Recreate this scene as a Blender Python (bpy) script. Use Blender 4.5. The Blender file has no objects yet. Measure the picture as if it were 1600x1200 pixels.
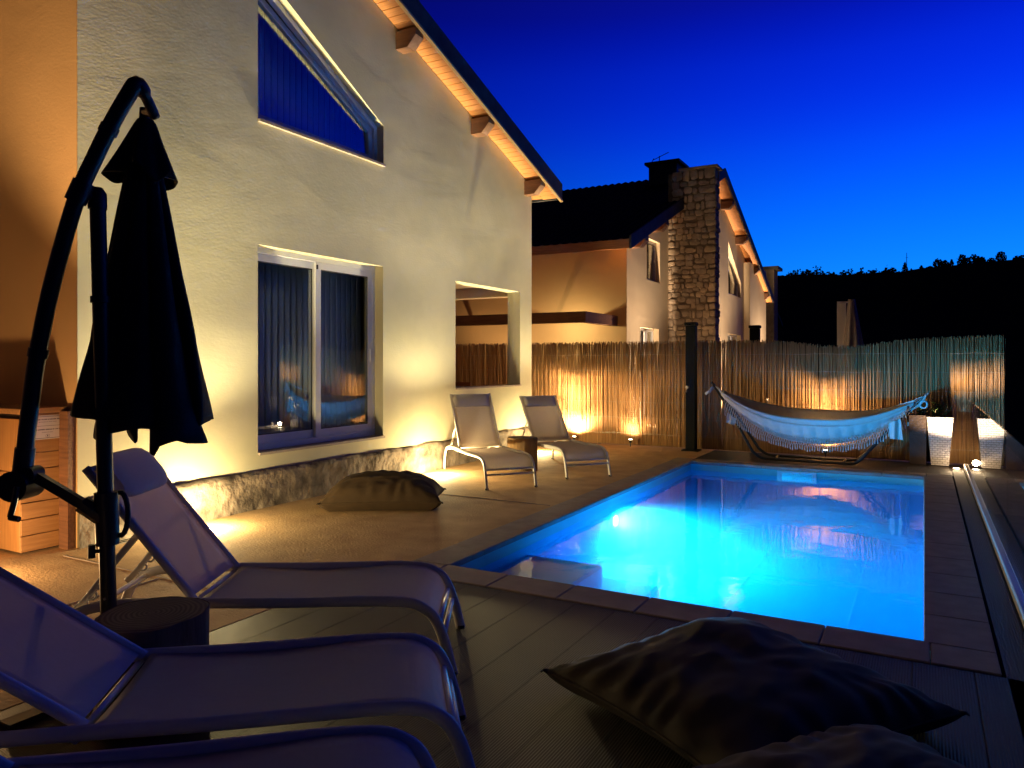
import bpy, bmesh, math, random
from mathutils import Vector, Matrix, noise
from mathutils.geometry import tessellate_polygon

R = math.radians
random.seed(7)
scene = bpy.context.scene
C = scene.collection

# ------------------------------------------------------------------ camera
cam_d = bpy.data.cameras.new('camera')
cam_d.sensor_fit = 'HORIZONTAL'
cam_d.sensor_width = 36.0
cam_d.lens = 26.0
cam_d.shift_y = -35.0 / 1600.0
cam_d.clip_start = 0.05
cam_d.clip_end = 4000.0
camera = bpy.data.objects.new('camera', cam_d)
camera.location = (0, 0, 1.5)
camera.rotation_euler = (R(90), 0, R(29.1))
C.objects.link(camera)
scene.camera = camera

# ------------------------------------------------------------------ dusk sky
world = bpy.data.worlds.new('World')
scene.world = world
world.use_nodes = True
wn = world.node_tree.nodes
wl = world.node_tree.links
wn.clear()
w_out = wn.new('ShaderNodeOutputWorld')
w_bg = wn.new('ShaderNodeBackground')
w_tc = wn.new('ShaderNodeTexCoord')
w_sep = wn.new('ShaderNodeSeparateXYZ')
wl.new(w_tc.outputs['Generated'], w_sep.inputs[0])
w_ramp = wn.new('ShaderNodeValToRGB')          # colour of the clear sky after sunset by height above the horizon
cr = w_ramp.color_ramp
cr.interpolation = 'B_SPLINE'
stops = [(0.00, (0.012, 0.32, 1.05)), (0.13, (0.001, 0.20, 1.05)), (0.26, (0.0004, 0.042, 0.90)),
         (0.357, (0.0004, 0.018, 0.70)), (0.42, (0.0005, 0.004, 0.42)), (0.56, (0.010, 0.009, 0.085)), (1.0, (0.040, 0.035, 0.045))]
while len(cr.elements) < len(stops):
    cr.elements.new(0.5)
for e, (p, c) in zip(cr.elements, stops):
    e.position = p
    e.color = (*c, 1)
wl.new(w_sep.outputs['Z'], w_ramp.inputs[0])
# the afterglow lies to the right (north-east of the frame): the opposite half of the sky is darker
w_dot = wn.new('ShaderNodeVectorMath'); w_dot.operation = 'DOT_PRODUCT'
w_dot.inputs[1].default_value = (0.20, 0.98, 0.0)
wl.new(w_tc.outputs['Generated'], w_dot.inputs[0])
w_half = wn.new('ShaderNodeMath'); w_half.operation = 'MULTIPLY_ADD'; w_half.inputs[1].default_value = 0.5; w_half.inputs[2].default_value = 0.5
wl.new(w_dot.outputs['Value'], w_half.inputs[0])
w_pow = wn.new('ShaderNodeMath'); w_pow.operation = 'POWER'; w_pow.inputs[1].default_value = 5.0
wl.new(w_half.outputs[0], w_pow.inputs[0])
w_map = wn.new('ShaderNodeMath'); w_map.operation = 'MULTIPLY_ADD'; w_map.inputs[1].default_value = 1.24; w_map.inputs[2].default_value = 0.025
wl.new(w_pow.outputs[0], w_map.inputs[0])
wl.new(w_ramp.outputs['Color'], w_bg.inputs['Color'])
wl.new(w_map.outputs[0], w_bg.inputs['Strength'])
wl.new(w_bg.outputs[0], w_out.inputs[0])

scene.view_settings.view_transform = 'Standard'
scene.view_settings.look = 'None'
scene.view_settings.exposure = 0.0
scene.view_settings.gamma = 1.0
scene.view_settings.use_curve_mapping = False
scene.cycles.use_denoising = True
scene.cycles.max_bounces = 12
scene.cycles.diffuse_bounces = 8
scene.cycles.volume_bounces = 6
scene.cycles.transparent_max_bounces = 16
scene.cycles.sample_clamp_indirect = 6.0
scene.cycles.caustics_reflective = False
scene.cycles.caustics_refractive = False

# ------------------------------------------------------------------ materials
def mat(name, c1, c2=None, scale=6.0, rough=0.7, bump=0.0, bscale=None, metallic=0.0, spec=0.4, detail=6.0, stretch=(1, 1, 1),
        bdist=0.02, sheen=0.0, translucent=0.0):
    m = bpy.data.materials.new(name)
    m.use_nodes = True
    n, l = m.node_tree.nodes, m.node_tree.links
    b = n['Principled BSDF']
    b.inputs['Roughness'].default_value = rough
    b.inputs['Metallic'].default_value = metallic
    b.inputs['Specular IOR Level'].default_value = spec
    b.inputs['Base Color'].default_value = (*c1, 1)
    tc = n.new('ShaderNodeTexCoord')
    mp = n.new('ShaderNodeMapping')
    mp.inputs['Scale'].default_value = stretch
    l.new(tc.outputs['Object'], mp.inputs[0])
    if c2 is not None:
        t = n.new('ShaderNodeTexNoise')
        t.inputs['Scale'].default_value = scale
        t.inputs['Detail'].default_value = detail
        l.new(mp.outputs[0], t.inputs['Vector'])
        r = n.new('ShaderNodeValToRGB')
        r.color_ramp.elements[0].position = 0.3
        r.color_ramp.elements[1].position = 0.7
        r.color_ramp.elements[0].color = (*c1, 1)
        r.color_ramp.elements[1].color = (*c2, 1)
        l.new(t.outputs['Fac'], r.inputs[0])
        l.new(r.outputs[0], b.inputs['Base Color'])
    if bump > 0:
        t2 = n.new('ShaderNodeTexNoise')
        t2.inputs['Scale'].default_value = bscale or scale * 4
        t2.inputs['Detail'].default_value = detail
        l.new(mp.outputs[0], t2.inputs['Vector'])
        bp = n.new('ShaderNodeBump')
        bp.inputs['Strength'].default_value = bump
        bp.inputs['Distance'].default_value = bdist
        l.new(t2.outputs['Fac'], bp.inputs['Height'])
        l.new(bp.outputs[0], b.inputs['Normal'])
    return m

def plaster(name, c1, c2):
    m = bpy.data.materials.new(name)
    m.use_nodes = True
    n, l = m.node_tree.nodes, m.node_tree.links
    b = n['Principled BSDF']
    b.inputs['Roughness'].default_value = 0.9
    b.inputs['Specular IOR Level'].default_value = 0.15
    tc = n.new('ShaderNodeTexCoord')
    big = n.new('ShaderNodeTexNoise'); big.inputs['Scale'].default_value = 0.9; big.inputs['Detail'].default_value = 5
    l.new(tc.outputs['Object'], big.inputs['Vector'])
    r = n.new('ShaderNodeValToRGB')
    r.color_ramp.elements[0].position = 0.32; r.color_ramp.elements[1].position = 0.68
    r.color_ramp.elements[0].color = (*c1, 1); r.color_ramp.elements[1].color = (*c2, 1)
    l.new(big.outputs['Fac'], r.inputs[0]); l.new(r.outputs[0], b.inputs['Base Color'])
    # trowel marks: slanted stretched noise, broad swells and fine grain
    mp = n.new('ShaderNodeMapping'); mp.inputs['Rotation'].default_value = (R(32), 0, 0); mp.inputs['Scale'].default_value = (1, 0.8, 1.5)
    l.new(tc.outputs['Object'], mp.inputs[0])
    t1 = n.new('ShaderNodeTexNoise'); t1.inputs['Scale'].default_value = 1.5; t1.inputs['Detail'].default_value = 5; t1.inputs['Roughness'].default_value = 0.5
    t1.inputs['Distortion'].default_value = 0.6
    l.new(mp.outputs[0], t1.inputs['Vector'])
    t2 = n.new('ShaderNodeTexNoise'); t2.inputs['Scale'].default_value = 34; t2.inputs['Detail'].default_value = 7
    l.new(mp.outputs[0], t2.inputs['Vector'])
    b1 = n.new('ShaderNodeBump'); b1.inputs['Strength'].default_value = 0.10; b1.inputs['Distance'].default_value = 0.05
    l.new(t1.outputs['Fac'], b1.inputs['Height'])
    b2 = n.new('ShaderNodeBump'); b2.inputs['Strength'].default_value = 0.22; b2.inputs['Distance'].default_value = 0.006
    l.new(t2.outputs['Fac'], b2.inputs['Height']); l.new(b1.outputs[0], b2.inputs['Normal'])
    l.new(b2.outputs[0], b.inputs['Normal'])
    return m

def glassy(name, tint, extra=0.0, rough=0.0, ripple=0.0, f0=0.04):
    """clear sheet: straight-through transmission with a Schlick reflection"""
    m = bpy.data.materials.new(name)
    m.use_nodes = True
    n, l = m.node_tree.nodes, m.node_tree.links
    n.clear()
    o = n.new('ShaderNodeOutputMaterial')
    tr = n.new('ShaderNodeBsdfTransparent'); tr.inputs[0].default_value = (*tint, 1)
    gl = n.new('ShaderNodeBsdfGlossy'); gl.inputs['Roughness'].default_value = rough; gl.inputs['Color'].default_value = (1, 1, 1, 1)
    lw = n.new('ShaderNodeLayerWeight'); lw.inputs['Blend'].default_value = 0.5
    p = n.new('ShaderNodeMath'); p.operation = 'POWER'; p.inputs[1].default_value = 5.0
    l.new(lw.outputs['Facing'], p.inputs[0])
    ma = n.new('ShaderNodeMath'); ma.operation = 'MULTIPLY_ADD'; ma.inputs[1].default_value = 1 - f0 - extra; ma.inputs[2].default_value = f0 + extra
    l.new(p.outputs[0], ma.inputs[0])
    mx = n.new('ShaderNodeMixShader')
    l.new(ma.outputs[0], mx.inputs[0]); l.new(tr.outputs[0], mx.inputs[1]); l.new(gl.outputs[0], mx.inputs[2])
    l.new(mx.outputs[0], o.inputs[0])
    if ripple > 0:
        tc = n.new('ShaderNodeTexCoord')
        t = n.new('ShaderNodeTexNoise'); t.inputs['Scale'].default_value = 3.2; t.inputs['Detail'].default_value = 3
        l.new(tc.outputs['Object'], t.inputs['Vector'])
        bp = n.new('ShaderNodeBump'); bp.inputs['Strength'].default_value = ripple; bp.inputs['Distance'].default_value = 0.03
        l.new(t.outputs['Fac'], bp.inputs['Height'])
        l.new(bp.outputs[0], gl.inputs['Normal']); l.new(bp.outputs[0], lw.inputs['Normal'])
    return m

def emit(name, col, strength):
    m = bpy.data.materials.new(name)
    m.use_nodes = True
    n, l = m.node_tree.nodes, m.node_tree.links
    n.clear()
    o = n.new('ShaderNodeOutputMaterial'); e = n.new('ShaderNodeEmission')
    e.inputs[0].default_value = (*col, 1); e.inputs[1].default_value = strength
    l.new(e.outputs[0], o.inputs[0])
    return m

def wood(name, c1, c2, axis=0, rough=0.6, scale=3.0, bump=0.25):
    st = [14, 14, 14]; st[axis] = 0.9
    return mat(name, c1, c2, scale=scale, rough=rough, bump=bump, bscale=scale * 2, stretch=tuple(st), bdist=0.004)

def see_light(m, col, f):
    n, l = m.node_tree.nodes, m.node_tree.links
    t = n.new('ShaderNodeBsdfTranslucent'); t.inputs[0].default_value = (*col, 1)
    mx = n.new('ShaderNodeMixShader'); mx.inputs[0].default_value = f
    l.new(n['Principled BSDF'].outputs[0], mx.inputs[1]); l.new(t.outputs[0], mx.inputs[2])
    l.new(mx.outputs[0], n['Material Output'].inputs[0])
M = {}
M['plaster'] = plaster('cream_plaster', (0.51, 0.49, 0.345), (0.68, 0.64, 0.46))
M['plaster_n'] = plaster('beige_plaster', (0.58, 0.48, 0.34), (0.66, 0.56, 0.41))
M['plaster_side'] = plaster('ochre_plaster', (0.60, 0.38, 0.18), (0.66, 0.43, 0.21))
M['stone'] = mat('plinth_stone', (0.055, 0.042, 0.032), (0.30, 0.24, 0.185), scale=5, rough=0.9, bump=0.9, bscale=9, bdist=0.05)
M['chim'] = mat('field_stone', (0.25, 0.20, 0.155), (0.42, 0.35, 0.28), scale=3, rough=0.9, bump=0.8, bscale=14, bdist=0.03)
M['chim2'] = mat('field_stone_pale', (0.36, 0.29, 0.21), (0.54, 0.44, 0.33), scale=4, rough=0.9, bump=0.8, bscale=12, bdist=0.03)
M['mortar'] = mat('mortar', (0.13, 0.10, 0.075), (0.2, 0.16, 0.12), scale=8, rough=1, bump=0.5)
M['pine'] = wood('pine_boards', (0.42, 0.165, 0.05), (0.60, 0.27, 0.085), axis=0)
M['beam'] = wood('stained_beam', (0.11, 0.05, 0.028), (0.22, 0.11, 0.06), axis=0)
M['beam_end'] = mat('beam_end_grain', (0.30, 0.18, 0.12), (0.42, 0.27, 0.19), scale=20, rough=0.8, bump=0.2)
M['lit_beam'] = wood('lamplit_brown_beam', (0.20, 0.10, 0.045), (0.30, 0.16, 0.075), axis=0)  # lighter copy of the beam wood, lamp light put into its colour
M['matte'] = mat('matte_black', (0.010, 0.011, 0.012), rough=0.75, spec=0.1)
M['pine_y'] = wood('pine_boards_long', (0.48, 0.25, 0.09), (0.62, 0.36, 0.15), axis=1)
M['barge'] = mat('slate_grey_barge', (0.045, 0.045, 0.05), (0.085, 0.085, 0.09), scale=5, rough=0.7, bump=0.3)
M['trim'] = mat('pale_trim', (0.60, 0.45, 0.22), rough=0.6)
M['tile'] = mat('dark_roof_tile', (0.012, 0.010, 0.010), (0.03, 0.025, 0.022), scale=6, rough=0.9, bump=0.3, spec=0.1)
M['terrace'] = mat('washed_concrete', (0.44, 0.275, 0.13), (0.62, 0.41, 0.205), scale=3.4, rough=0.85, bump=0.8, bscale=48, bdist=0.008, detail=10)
M['coping'] = mat('coping_stone', (0.28, 0.235, 0.21), (0.37, 0.31, 0.275), scale=7, rough=0.75, bump=0.3, bscale=60, bdist=0.003)
M['liner'] = mat('pool_liner', (0.06, 0.62, 0.92), (0.08, 0.65, 0.93), scale=2, rough=0.6)
M['liner_top'] = mat('waterline_band', (0.22, 0.66, 0.62), (0.26, 0.70, 0.66), scale=2, rough=0.5)  # greener than the liner: cyan lamp light on the band put into its colour
M['white_plastic'] = mat('white_plastic', (0.75, 0.78, 0.78), rough=0.4)
M['glass'] = glassy('clear_glass', (0.90, 0.93, 0.93))
M['winglass'] = glassy('window_glass', (0.84, 0.90, 0.94), extra=0.10)
M['alu'] = mat('white_aluminium', (0.72, 0.74, 0.78), rough=0.35, spec=0.5)
M['white_metal'] = mat('white_powder_coat', (0.82, 0.80, 0.76), rough=0.4, spec=0.5)
M['sling'] = mat('white_sling_mesh', (0.72, 0.70, 0.68), (0.78, 0.76, 0.74), scale=40, rough=0.75, bump=0.25, bscale=420, bdist=0.002)
see_light(M['sling'], (0.70, 0.64, 0.58), 0.45)
M['blind'] = mat('blind_fabric', (0.74, 0.76, 0.78), rough=0.8)
M['dark_metal'] = mat('anthracite_metal', (0.012, 0.014, 0.018), (0.02, 0.022, 0.027), scale=8, rough=0.42, spec=0.5)
M['canvas'] = mat('black_canvas', (0.020, 0.020, 0.023), (0.032, 0.032, 0.036), scale=9, rough=0.9, bump=0.3, bscale=50, spec=0.15)
M['canvas_pale'] = mat('grey_canvas', (0.34, 0.31, 0.31), (0.42, 0.39, 0.38), scale=5, rough=0.9, bump=0.3, bscale=50)
M['cane'] = mat('dry_cane', (0.30, 0.15, 0.060), (0.58, 0.35, 0.155), scale=3, rough=0.65, bump=0.2, bscale=12, stretch=(22, 22, 0.35))
M['wire'] = mat('galvanised_wire', (0.5, 0.45, 0.38), rough=0.4, metallic=0.7)
M['cloth'] = mat('white_cotton', (0.68, 0.66, 0.62), (0.76, 0.74, 0.70), scale=18, rough=0.9, bump=0.5, bscale=60, bdist=0.006)
see_light(M['cloth'], (0.75, 0.72, 0.68), 0.15)
M['bean'] = mat('khaki_canvas', (0.055, 0.033, 0.015), (0.075, 0.046, 0.021), scale=7, rough=0.85, bump=0.3, bscale=300, bdist=0.002)
M['bean_dark'] = mat('olive_canvas', (0.038, 0.032, 0.025), (0.052, 0.043, 0.034), scale=7, rough=0.85, bump=0.3, bscale=300, bdist=0.002)
M['bark'] = mat('log_bark', (0.08, 0.052, 0.034), (0.20, 0.135, 0.085), scale=5, rough=0.95, bump=0.9, bscale=14, stretch=(1, 1, 0.25), bdist=0.02)
M['bark_l'] = mat('pale_log_bark', (0.12, 0.075, 0.035), (0.30, 0.19, 0.09), scale=6, rough=0.95, bump=0.9, bscale=16, stretch=(1, 1, 0.25), bdist=0.02)
M['cab'] = wood('cabinet_plank', (0.30, 0.155, 0.06), (0.43, 0.235, 0.095), axis=1)
M['cab_x'] = wood('cabinet_board', (0.34, 0.165, 0.058), (0.45, 0.235, 0.085), axis=2)
M['sign_w'] = mat('sign_white', (0.66, 0.63, 0.66), rough=0.35)
M['sign_k'] = mat('sign_print', (0.09, 0.08, 0.14), rough=0.5)
M['sign_g'] = mat('sign_small_print', (0.30, 0.26, 0.32), rough=0.5)
M['planter'] = None
M['planter_d'] = mat('brown_resin', (0.030, 0.018, 0.014), (0.05, 0.03, 0.022), scale=8, rough=0.6, bump=0.3)
M['soil'] = mat('soil', (0.02, 0.015, 0.01), rough=1)
M['leaf'] = mat('dark_leaf', (0.025, 0.06, 0.015), (0.06, 0.12, 0.03), scale=9, rough=0.6)
M['tree'] = mat('far_foliage', (0.03, 0.04, 0.02), (0.05, 0.06, 0.03), scale=3, rough=1, spec=0.0)
M['trunk'] = mat('far_trunk', (0.04, 0.03, 0.02), rough=1)
M['hill'] = mat('scrub_hillside', (0.022, 0.022, 0.014), (0.035, 0.033, 0.02), scale=0.05, rough=1, spec=0.0)
M['steel'] = mat('brushed_steel', (0.5, 0.49, 0.47), rough=0.35, metallic=0.9)
M['channel'] = mat('aluminium_channel', (0.42, 0.40, 0.38), rough=0.45, metallic=0.4)
M['lens'] = emit('lamp_lens', (1.0, 0.80, 0.50), 30.0)
M['lens_pool'] = emit('pool_lamp_lens', (0.70, 0.95, 1.0), 14.0)
M['room'] = mat('room_paint', (0.5, 0.48, 0.45), rough=0.9)
M['counter'] = mat('counter_top', (0.03, 0.022, 0.02), rough=0.3)
M['redwood'] = wood('reddish_wood', (0.32, 0.09, 0.035), (0.42, 0.13, 0.05), axis=0)

# deck boards: fine lengthwise grooves
def deckmat():
    m = mat('grooved_decking', (0.019, 0.014, 0.0115), (0.030, 0.022, 0.018), scale=2.0, rough=0.62)
    n, l = m.node_tree.nodes, m.node_tree.links
    tc = n.new('ShaderNodeTexCoord')
    w = n.new('ShaderNodeTexWave'); w.wave_type = 'BANDS'; w.bands_direction = 'X'
    w.inputs['Scale'].default_value = 26.0; w.inputs['Distortion'].default_value = 0.0
    l.new(tc.outputs['Object'], w.inputs['Vector'])
    bp = n.new('ShaderNodeBump'); bp.inputs['Strength'].default_value = 0.8; bp.inputs['Distance'].default_value = 0.003
    l.new(w.outputs['Fac'], bp.inputs['Height']); l.new(bp.outputs[0], n['Principled BSDF'].inputs['Normal'])
    return m
M['deck'] = deckmat()

def weavemat():
    m = mat('white_resin_weave', (0.42, 0.39, 0.38), rough=0.55)
    n, l = m.node_tree.nodes, m.node_tree.links
    tc = n.new('ShaderNodeTexCoord')
    br = n.new('ShaderNodeTexBrick')
    br.inputs['Scale'].default_value = 8.0
    br.inputs['Color1'].default_value = (1, 1, 1, 1); br.inputs['Color2'].default_value = (0.7, 0.7, 0.7, 1); br.inputs['Mortar'].default_value = (0, 0, 0, 1)
    br.inputs['Mortar Size'].default_value = 0.035; br.inputs['Mortar Smooth'].default_value = 0.6
    mp = n.new('ShaderNodeMapping'); mp.inputs['Rotation'].default_value = (R(90), 0, 0)
    l.new(tc.outputs['Object'], mp.inputs[0]); l.new(mp.outputs[0], br.inputs['Vector'])
    bp = n.new('ShaderNodeBump'); bp.inputs['Strength'].default_value = 0.9; bp.inputs['Distance'].default_value = 0.012
    cm = n.new('ShaderNodeMixRGB'); cm.blend_type = 'MULTIPLY'; cm.inputs[0].default_value = 0.6; cm.inputs[1].default_value = (0.46, 0.42, 0.41, 1)
    l.new(br.outputs['Color'], cm.inputs[2]); l.new(cm.outputs[0], n['Principled BSDF'].inputs['Base Color'])
    l.new(br.outputs['Color'], bp.inputs['Height']); l.new(bp.outputs[0], n['Principled BSDF'].inputs['Normal'])
    return m
M['planter'] = weavemat()

def logtop():
    m = mat('log_end_grain', (0.16, 0.10, 0.06), rough=0.85)
    n, l = m.node_tree.nodes, m.node_tree.links
    tc = n.new('ShaderNodeTexCoord')
    w = n.new('ShaderNodeTexWave'); w.wave_type = 'RINGS'; w.rings_direction = 'Z'
    w.inputs['Scale'].default_value = 16.0; w.inputs['Distortion'].default_value = 2.0; w.inputs['Detail'].default_value = 3
    l.new(tc.outputs['Object'], w.inputs['Vector'])
    r = n.new('ShaderNodeValToRGB')
    r.color_ramp.elements[0].color = (0.085, 0.056, 0.036, 1); r.color_ramp.elements[1].color = (0.20, 0.135, 0.085, 1)
    l.new(w.outputs['Fac'], r.inputs[0]); l.new(r.outputs[0], n['Principled BSDF'].inputs['Base Color'])
    return m
M['logtop'] = logtop()

# ------------------------------------------------------------------ mesh helpers
class MB:
    def __init__(s):
        s.v = []; s.f = []
    def add(s, vs, fs):
        o = len(s.v)
        s.v += [tuple(p) for p in vs]
        s.f += [tuple(i + o for i in f) for f in fs]
        return s
    def box(s, x0, x1, y0, y1, z0, z1, bev=0.0):
        if bev <= 0:
            vs = [(x, y, z) for z in (z0, z1) for y in (y0, y1) for x in (x0, x1)]
            fs = [(0, 2, 3, 1), (4, 5, 7, 6), (0, 1, 5, 4), (2, 6, 7, 3), (0, 4, 6, 2), (1, 3, 7, 5)]
            return s.add(vs, fs)
        bm = bmesh.new()
        bmesh.ops.create_cube(bm, size=1)
        for v in bm.verts:
            v.co = Vector(((x0 + x1) / 2 + v.co.x * (x1 - x0), (y0 + y1) / 2 + v.co.y * (y1 - y0), (z0 + z1) / 2 + v.co.z * (z1 - z0)))
        bmesh.ops.bevel(bm, geom=list(bm.edges), offset=bev, segments=1, affect='EDGES')
        return s.frombm(bm)
    def frombm(s, bm):
        bm.verts.ensure_lookup_table(); bm.verts.index_update()
        s.add([v.co[:] for v in bm.verts], [[v.index for v in f.verts] for f in bm.faces])
        bm.free()
        return s
    def prism(s, poly, axis, a0, a1):
        """2-D polygon extruded along axis ('x': poly=(y,z); 'y': poly=(x,z); 'z': poly=(x,y))"""
        def P(p, a):
            return {'x': (a, p[0], p[1]), 'y': (p[0], a, p[1]), 'z': (p[0], p[1], a)}[axis]
        n = len(poly)
        vs = [P(p, a0) for p in poly] + [P(p, a1) for p in poly]
        fs = [tuple(range(n)), tuple(range(2 * n - 1, n - 1, -1))] + [(i, i + n, (i + 1) % n + n, (i + 1) % n) for i in range(n)]
        return s.add(vs, fs)
    def holed(s, loops, axis, a0, a1):
        """wall with openings: loops = [outline, hole, ...] in 2-D, solid between a0 and a1"""
        def P(p, a):
            return {'x': (a, p[0], p[1]), 'y': (p[0], a, p[1]), 'z': (p[0], p[1], a)}[axis]
        flat = [p for lp in loops for p in lp]
        tris = tessellate_polygon([[Vector((p[0], p[1], 0)) for p in lp] for lp in loops])
        n = len(flat)
        vs = [P(p, a0) for p in flat] + [P(p, a1) for p in flat]
        fs = [tuple(t) for t in tris] + [tuple(i + n for i in reversed(t)) for t in tris]
        o = 0
        for lp in loops:
            k = len(lp)
            for i in range(k):
                a, b = o + i, o + (i + 1) % k
                fs.append((a, b, b + n, a + n))
            o += k
        return s.add(vs, fs)
    def tube(s, pts, r, seg=8, flat=None, caps=True):
        """round tube along points; r number or list; flat=(wide, tall) scales the section"""
        pts = [Vector(p) for p in pts]
        n = len(pts)
        rs = r if isinstance(r, (list, tuple)) else [r] * n
        o = len(s.v)
        up = Vector((0, 0, 1))
        prev = None
        for i, p in enumerate(pts):
            t = (pts[min(i + 1, n - 1)] - pts[max(i - 1, 0)]).normalized()
            if prev is None:
                a = up if abs(t.z) < 0.95 else Vector((1, 0, 0))
                sx = t.cross(a).normalized()
            else:
                sx = (prev - t * prev.dot(t))
                sx = sx.normalized() if sx.length > 1e-6 else t.orthogonal().normalized()
            prev = sx
            sy = sx.cross(t).normalized()
            fw, ft = flat if flat else (1, 1)
            for k in range(seg):
                a = 2 * math.pi * (k + 0.5) / seg
                s.v.append(tuple(p + sx * math.cos(a) * rs[i] * fw + sy * math.sin(a) * rs[i] * ft))
        for i in range(n - 1):
            for k in range(seg):
                a = o + i * seg + k; b = o + i * seg + (k + 1) % seg
                s.f.append((a, b, b + seg, a + seg))
        if caps:
            s.f.append(tuple(o + k for k in range(seg - 1, -1, -1)))
            s.f.append(tuple(o + (n - 1) * seg + k for k in range(seg)))
        return s
    def grid(s, fn, nu, nv, closeu=False):
        o = len(s.v)
        for j in range(nv + 1):
            for i in range(nu + (0 if closeu else 1)):
                s.v.append(tuple(fn(i / nu, j / nv)))
        w = nu if closeu else nu + 1
        for j in range(nv):
            for i in range(nu):
                a = o + j * w + i; b = o + j * w + (i + 1) % w
                s.f.append((a, b, b + w, a + w))
        return s
    def build(s, name, m, parent=None, smooth=False, loc=None, rotz=None):
        me = bpy.data.meshes.new(name)
        me.from_pydata(s.v, [], s.f)
        bm = bmesh.new(); bm.from_mesh(me)
        bmesh.ops.recalc_face_normals(bm, faces=bm.faces)
        bm.to_mesh(me); bm.free()
        me.update()
        if smooth:
            for p in me.polygons: p.use_smooth = True
            if smooth == 'auto':
                me.set_sharp_from_angle(angle=R(40))
        me.materials.append(M[m] if isinstance(m, str) else m)
        o = bpy.data.objects.new(name, me)
        C.objects.link(o)
        if parent is not None: o.parent = parent
        if loc is not None: o.location = loc
        if rotz is not None: o.rotation_euler = (0, 0, rotz)
        return o

def solid(o, t, offset=0):
    md = o.modifiers.new('thickness', 'SOLIDIFY'); md.thickness = t; md.offset = offset
    return o
def tag(o, label=None, cat=None, group=None, kind=None):
    if label: o['label'] = label
    if cat: o['category'] = cat
    if group: o['group'] = group
    if kind: o['kind'] = kind
    return o
def thing(name, label, cat, loc=(0, 0, 0), rotz=0.0, group=None):
    o = bpy.data.objects.new(name, None)
    o.empty_display_size = 0.2
    C.objects.link(o)
    o.location = loc; o.rotation_euler = (0, 0, rotz)
    return tag(o, label, cat, group)
def copy_of(o, parent, loc=None):
    c = o.copy(); C.objects.link(c); c.parent = parent
    if loc is not None: c.location = loc
    return c
def copy_tree(o, parent=None):
    kids = [k for k in C.objects if k.parent == o]
    c = o.copy(); C.objects.link(c); c.parent = parent
    for k in kids: copy_tree(k, c)
    return c
def curve(pts, n=8):
    """Catmull-Rom through points"""
    pts = [Vector(p) for p in pts]
    out = []
    for i in range(len(pts) - 1):
        p0 = pts[max(i - 1, 0)]; p1 = pts[i]; p2 = pts[i + 1]; p3 = pts[min(i + 2, len(pts) - 1)]
        for k in range(n):
            t = k / n
            out.append(0.5 * ((2 * p1) + (p2 - p0) * t + (2 * p0 - 5 * p1 + 4 * p2 - p3) * t * t + (3 * p1 - p0 - 3 * p2 + p3) * t ** 3))
    out.append(pts[-1])
    return out
def bulb(parent, name, kind, loc, energy, color, direction=(0, 0, 1), size=R(120), blend=0.8, radius=0.03):
    l = bpy.data.lights.new(name, kind)
    l.energy = energy; l.color = color; l.shadow_soft_size = radius
    if kind == 'SPOT':
        l.spot_size = size; l.spot_blend = blend
    o = bpy.data.objects.new(name, l)
    C.objects.link(o); o.parent = parent; o.location = loc
    o.rotation_euler = Vector(direction).to_track_quat('-Z', 'Y').to_euler()
    return o
WARM = (0.97, 0.79, 0.42)
WARM2 = (1.0, 0.66, 0.32)
# a frame turned by the 29.1 degrees between pool and loungers: (across, along) -> x, y
CA, SA = math.cos(R(29.1)), math.sin(R(29.1))
def turned(lat, d, z=0.0):
    return Vector((-SA * d + CA * lat, CA * d + SA * lat, z))

# ================================================================== SETTING
# ground with the hills round the valley, one sheet
def hill_height(a, r):
    # a: bearing from +Y towards +X (radians)
    deg = math.degrees(a)
    if deg > 270: deg -= 360
    base = 0.101 + 0.0007 * min(max(deg + 2, 0), 30) + 0.0012 * math.sin(deg * 0.55) + 0.0008 * math.sin(deg * 1.7 + 1)
    if deg > 180: base = 0.095 + 0.006 * math.sin(a * 3.0)
    ridge = 520.0 * base
    t = min(max((r - 70.0) / 450.0, 0), 1)
    f = t * t * (3 - 2 * t)
    n = noise.noise(Vector((math.sin(a) * r * 0.012, math.cos(a) * r * 0.012, 3.3))) * 5.0 * f
    if r > 520: return ridge - (r - 520) * 0.06 - 3.0
    return -3.0 + f * (ridge + 4.5) + n * (1 - f * 0.75)
g = MB()
NA = 220
rads = [0.0, 30, 60, 90, 130, 180, 240, 300, 360, 420, 470, 500, 520, 560, 700, 1500]
def gfn(u, v):
    a = u * 2 * math.pi
    r = rads[int(round(v * (len(rads) - 1)))]
    return (math.sin(a) * max(r, 0.01), math.cos(a) * max(r, 0.01), hill_height(a, r) if r > 60 else -3.0)
g.grid(gfn, NA, len(rads) - 1, closeu=True)
tag(g.build('ground', 'hill', smooth=True), kind='structure', label='dark scrub hillside rising behind the villas')

# terrace slab (cut out for the pool)
t = MB()
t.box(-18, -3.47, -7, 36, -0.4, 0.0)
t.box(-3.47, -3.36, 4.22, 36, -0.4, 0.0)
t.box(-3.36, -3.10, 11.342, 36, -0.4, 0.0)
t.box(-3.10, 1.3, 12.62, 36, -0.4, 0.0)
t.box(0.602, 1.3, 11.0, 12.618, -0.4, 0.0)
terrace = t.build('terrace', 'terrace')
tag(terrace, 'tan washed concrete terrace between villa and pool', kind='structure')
# saw-cut joints in the terrace, thin inlaid strips
for k, (x0, x1, y0, y1) in enumerate([(-5.8, -3.40, 6.92, 6.928), (-5.8, -3.49, 3.30, 3.308), (-4.62, -4.612, -3, 3.28)]):
    MB().box(x0, x1, y0, y1, 0.0, 0.004).build('joint_strip', 'coping', terrace)

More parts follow.
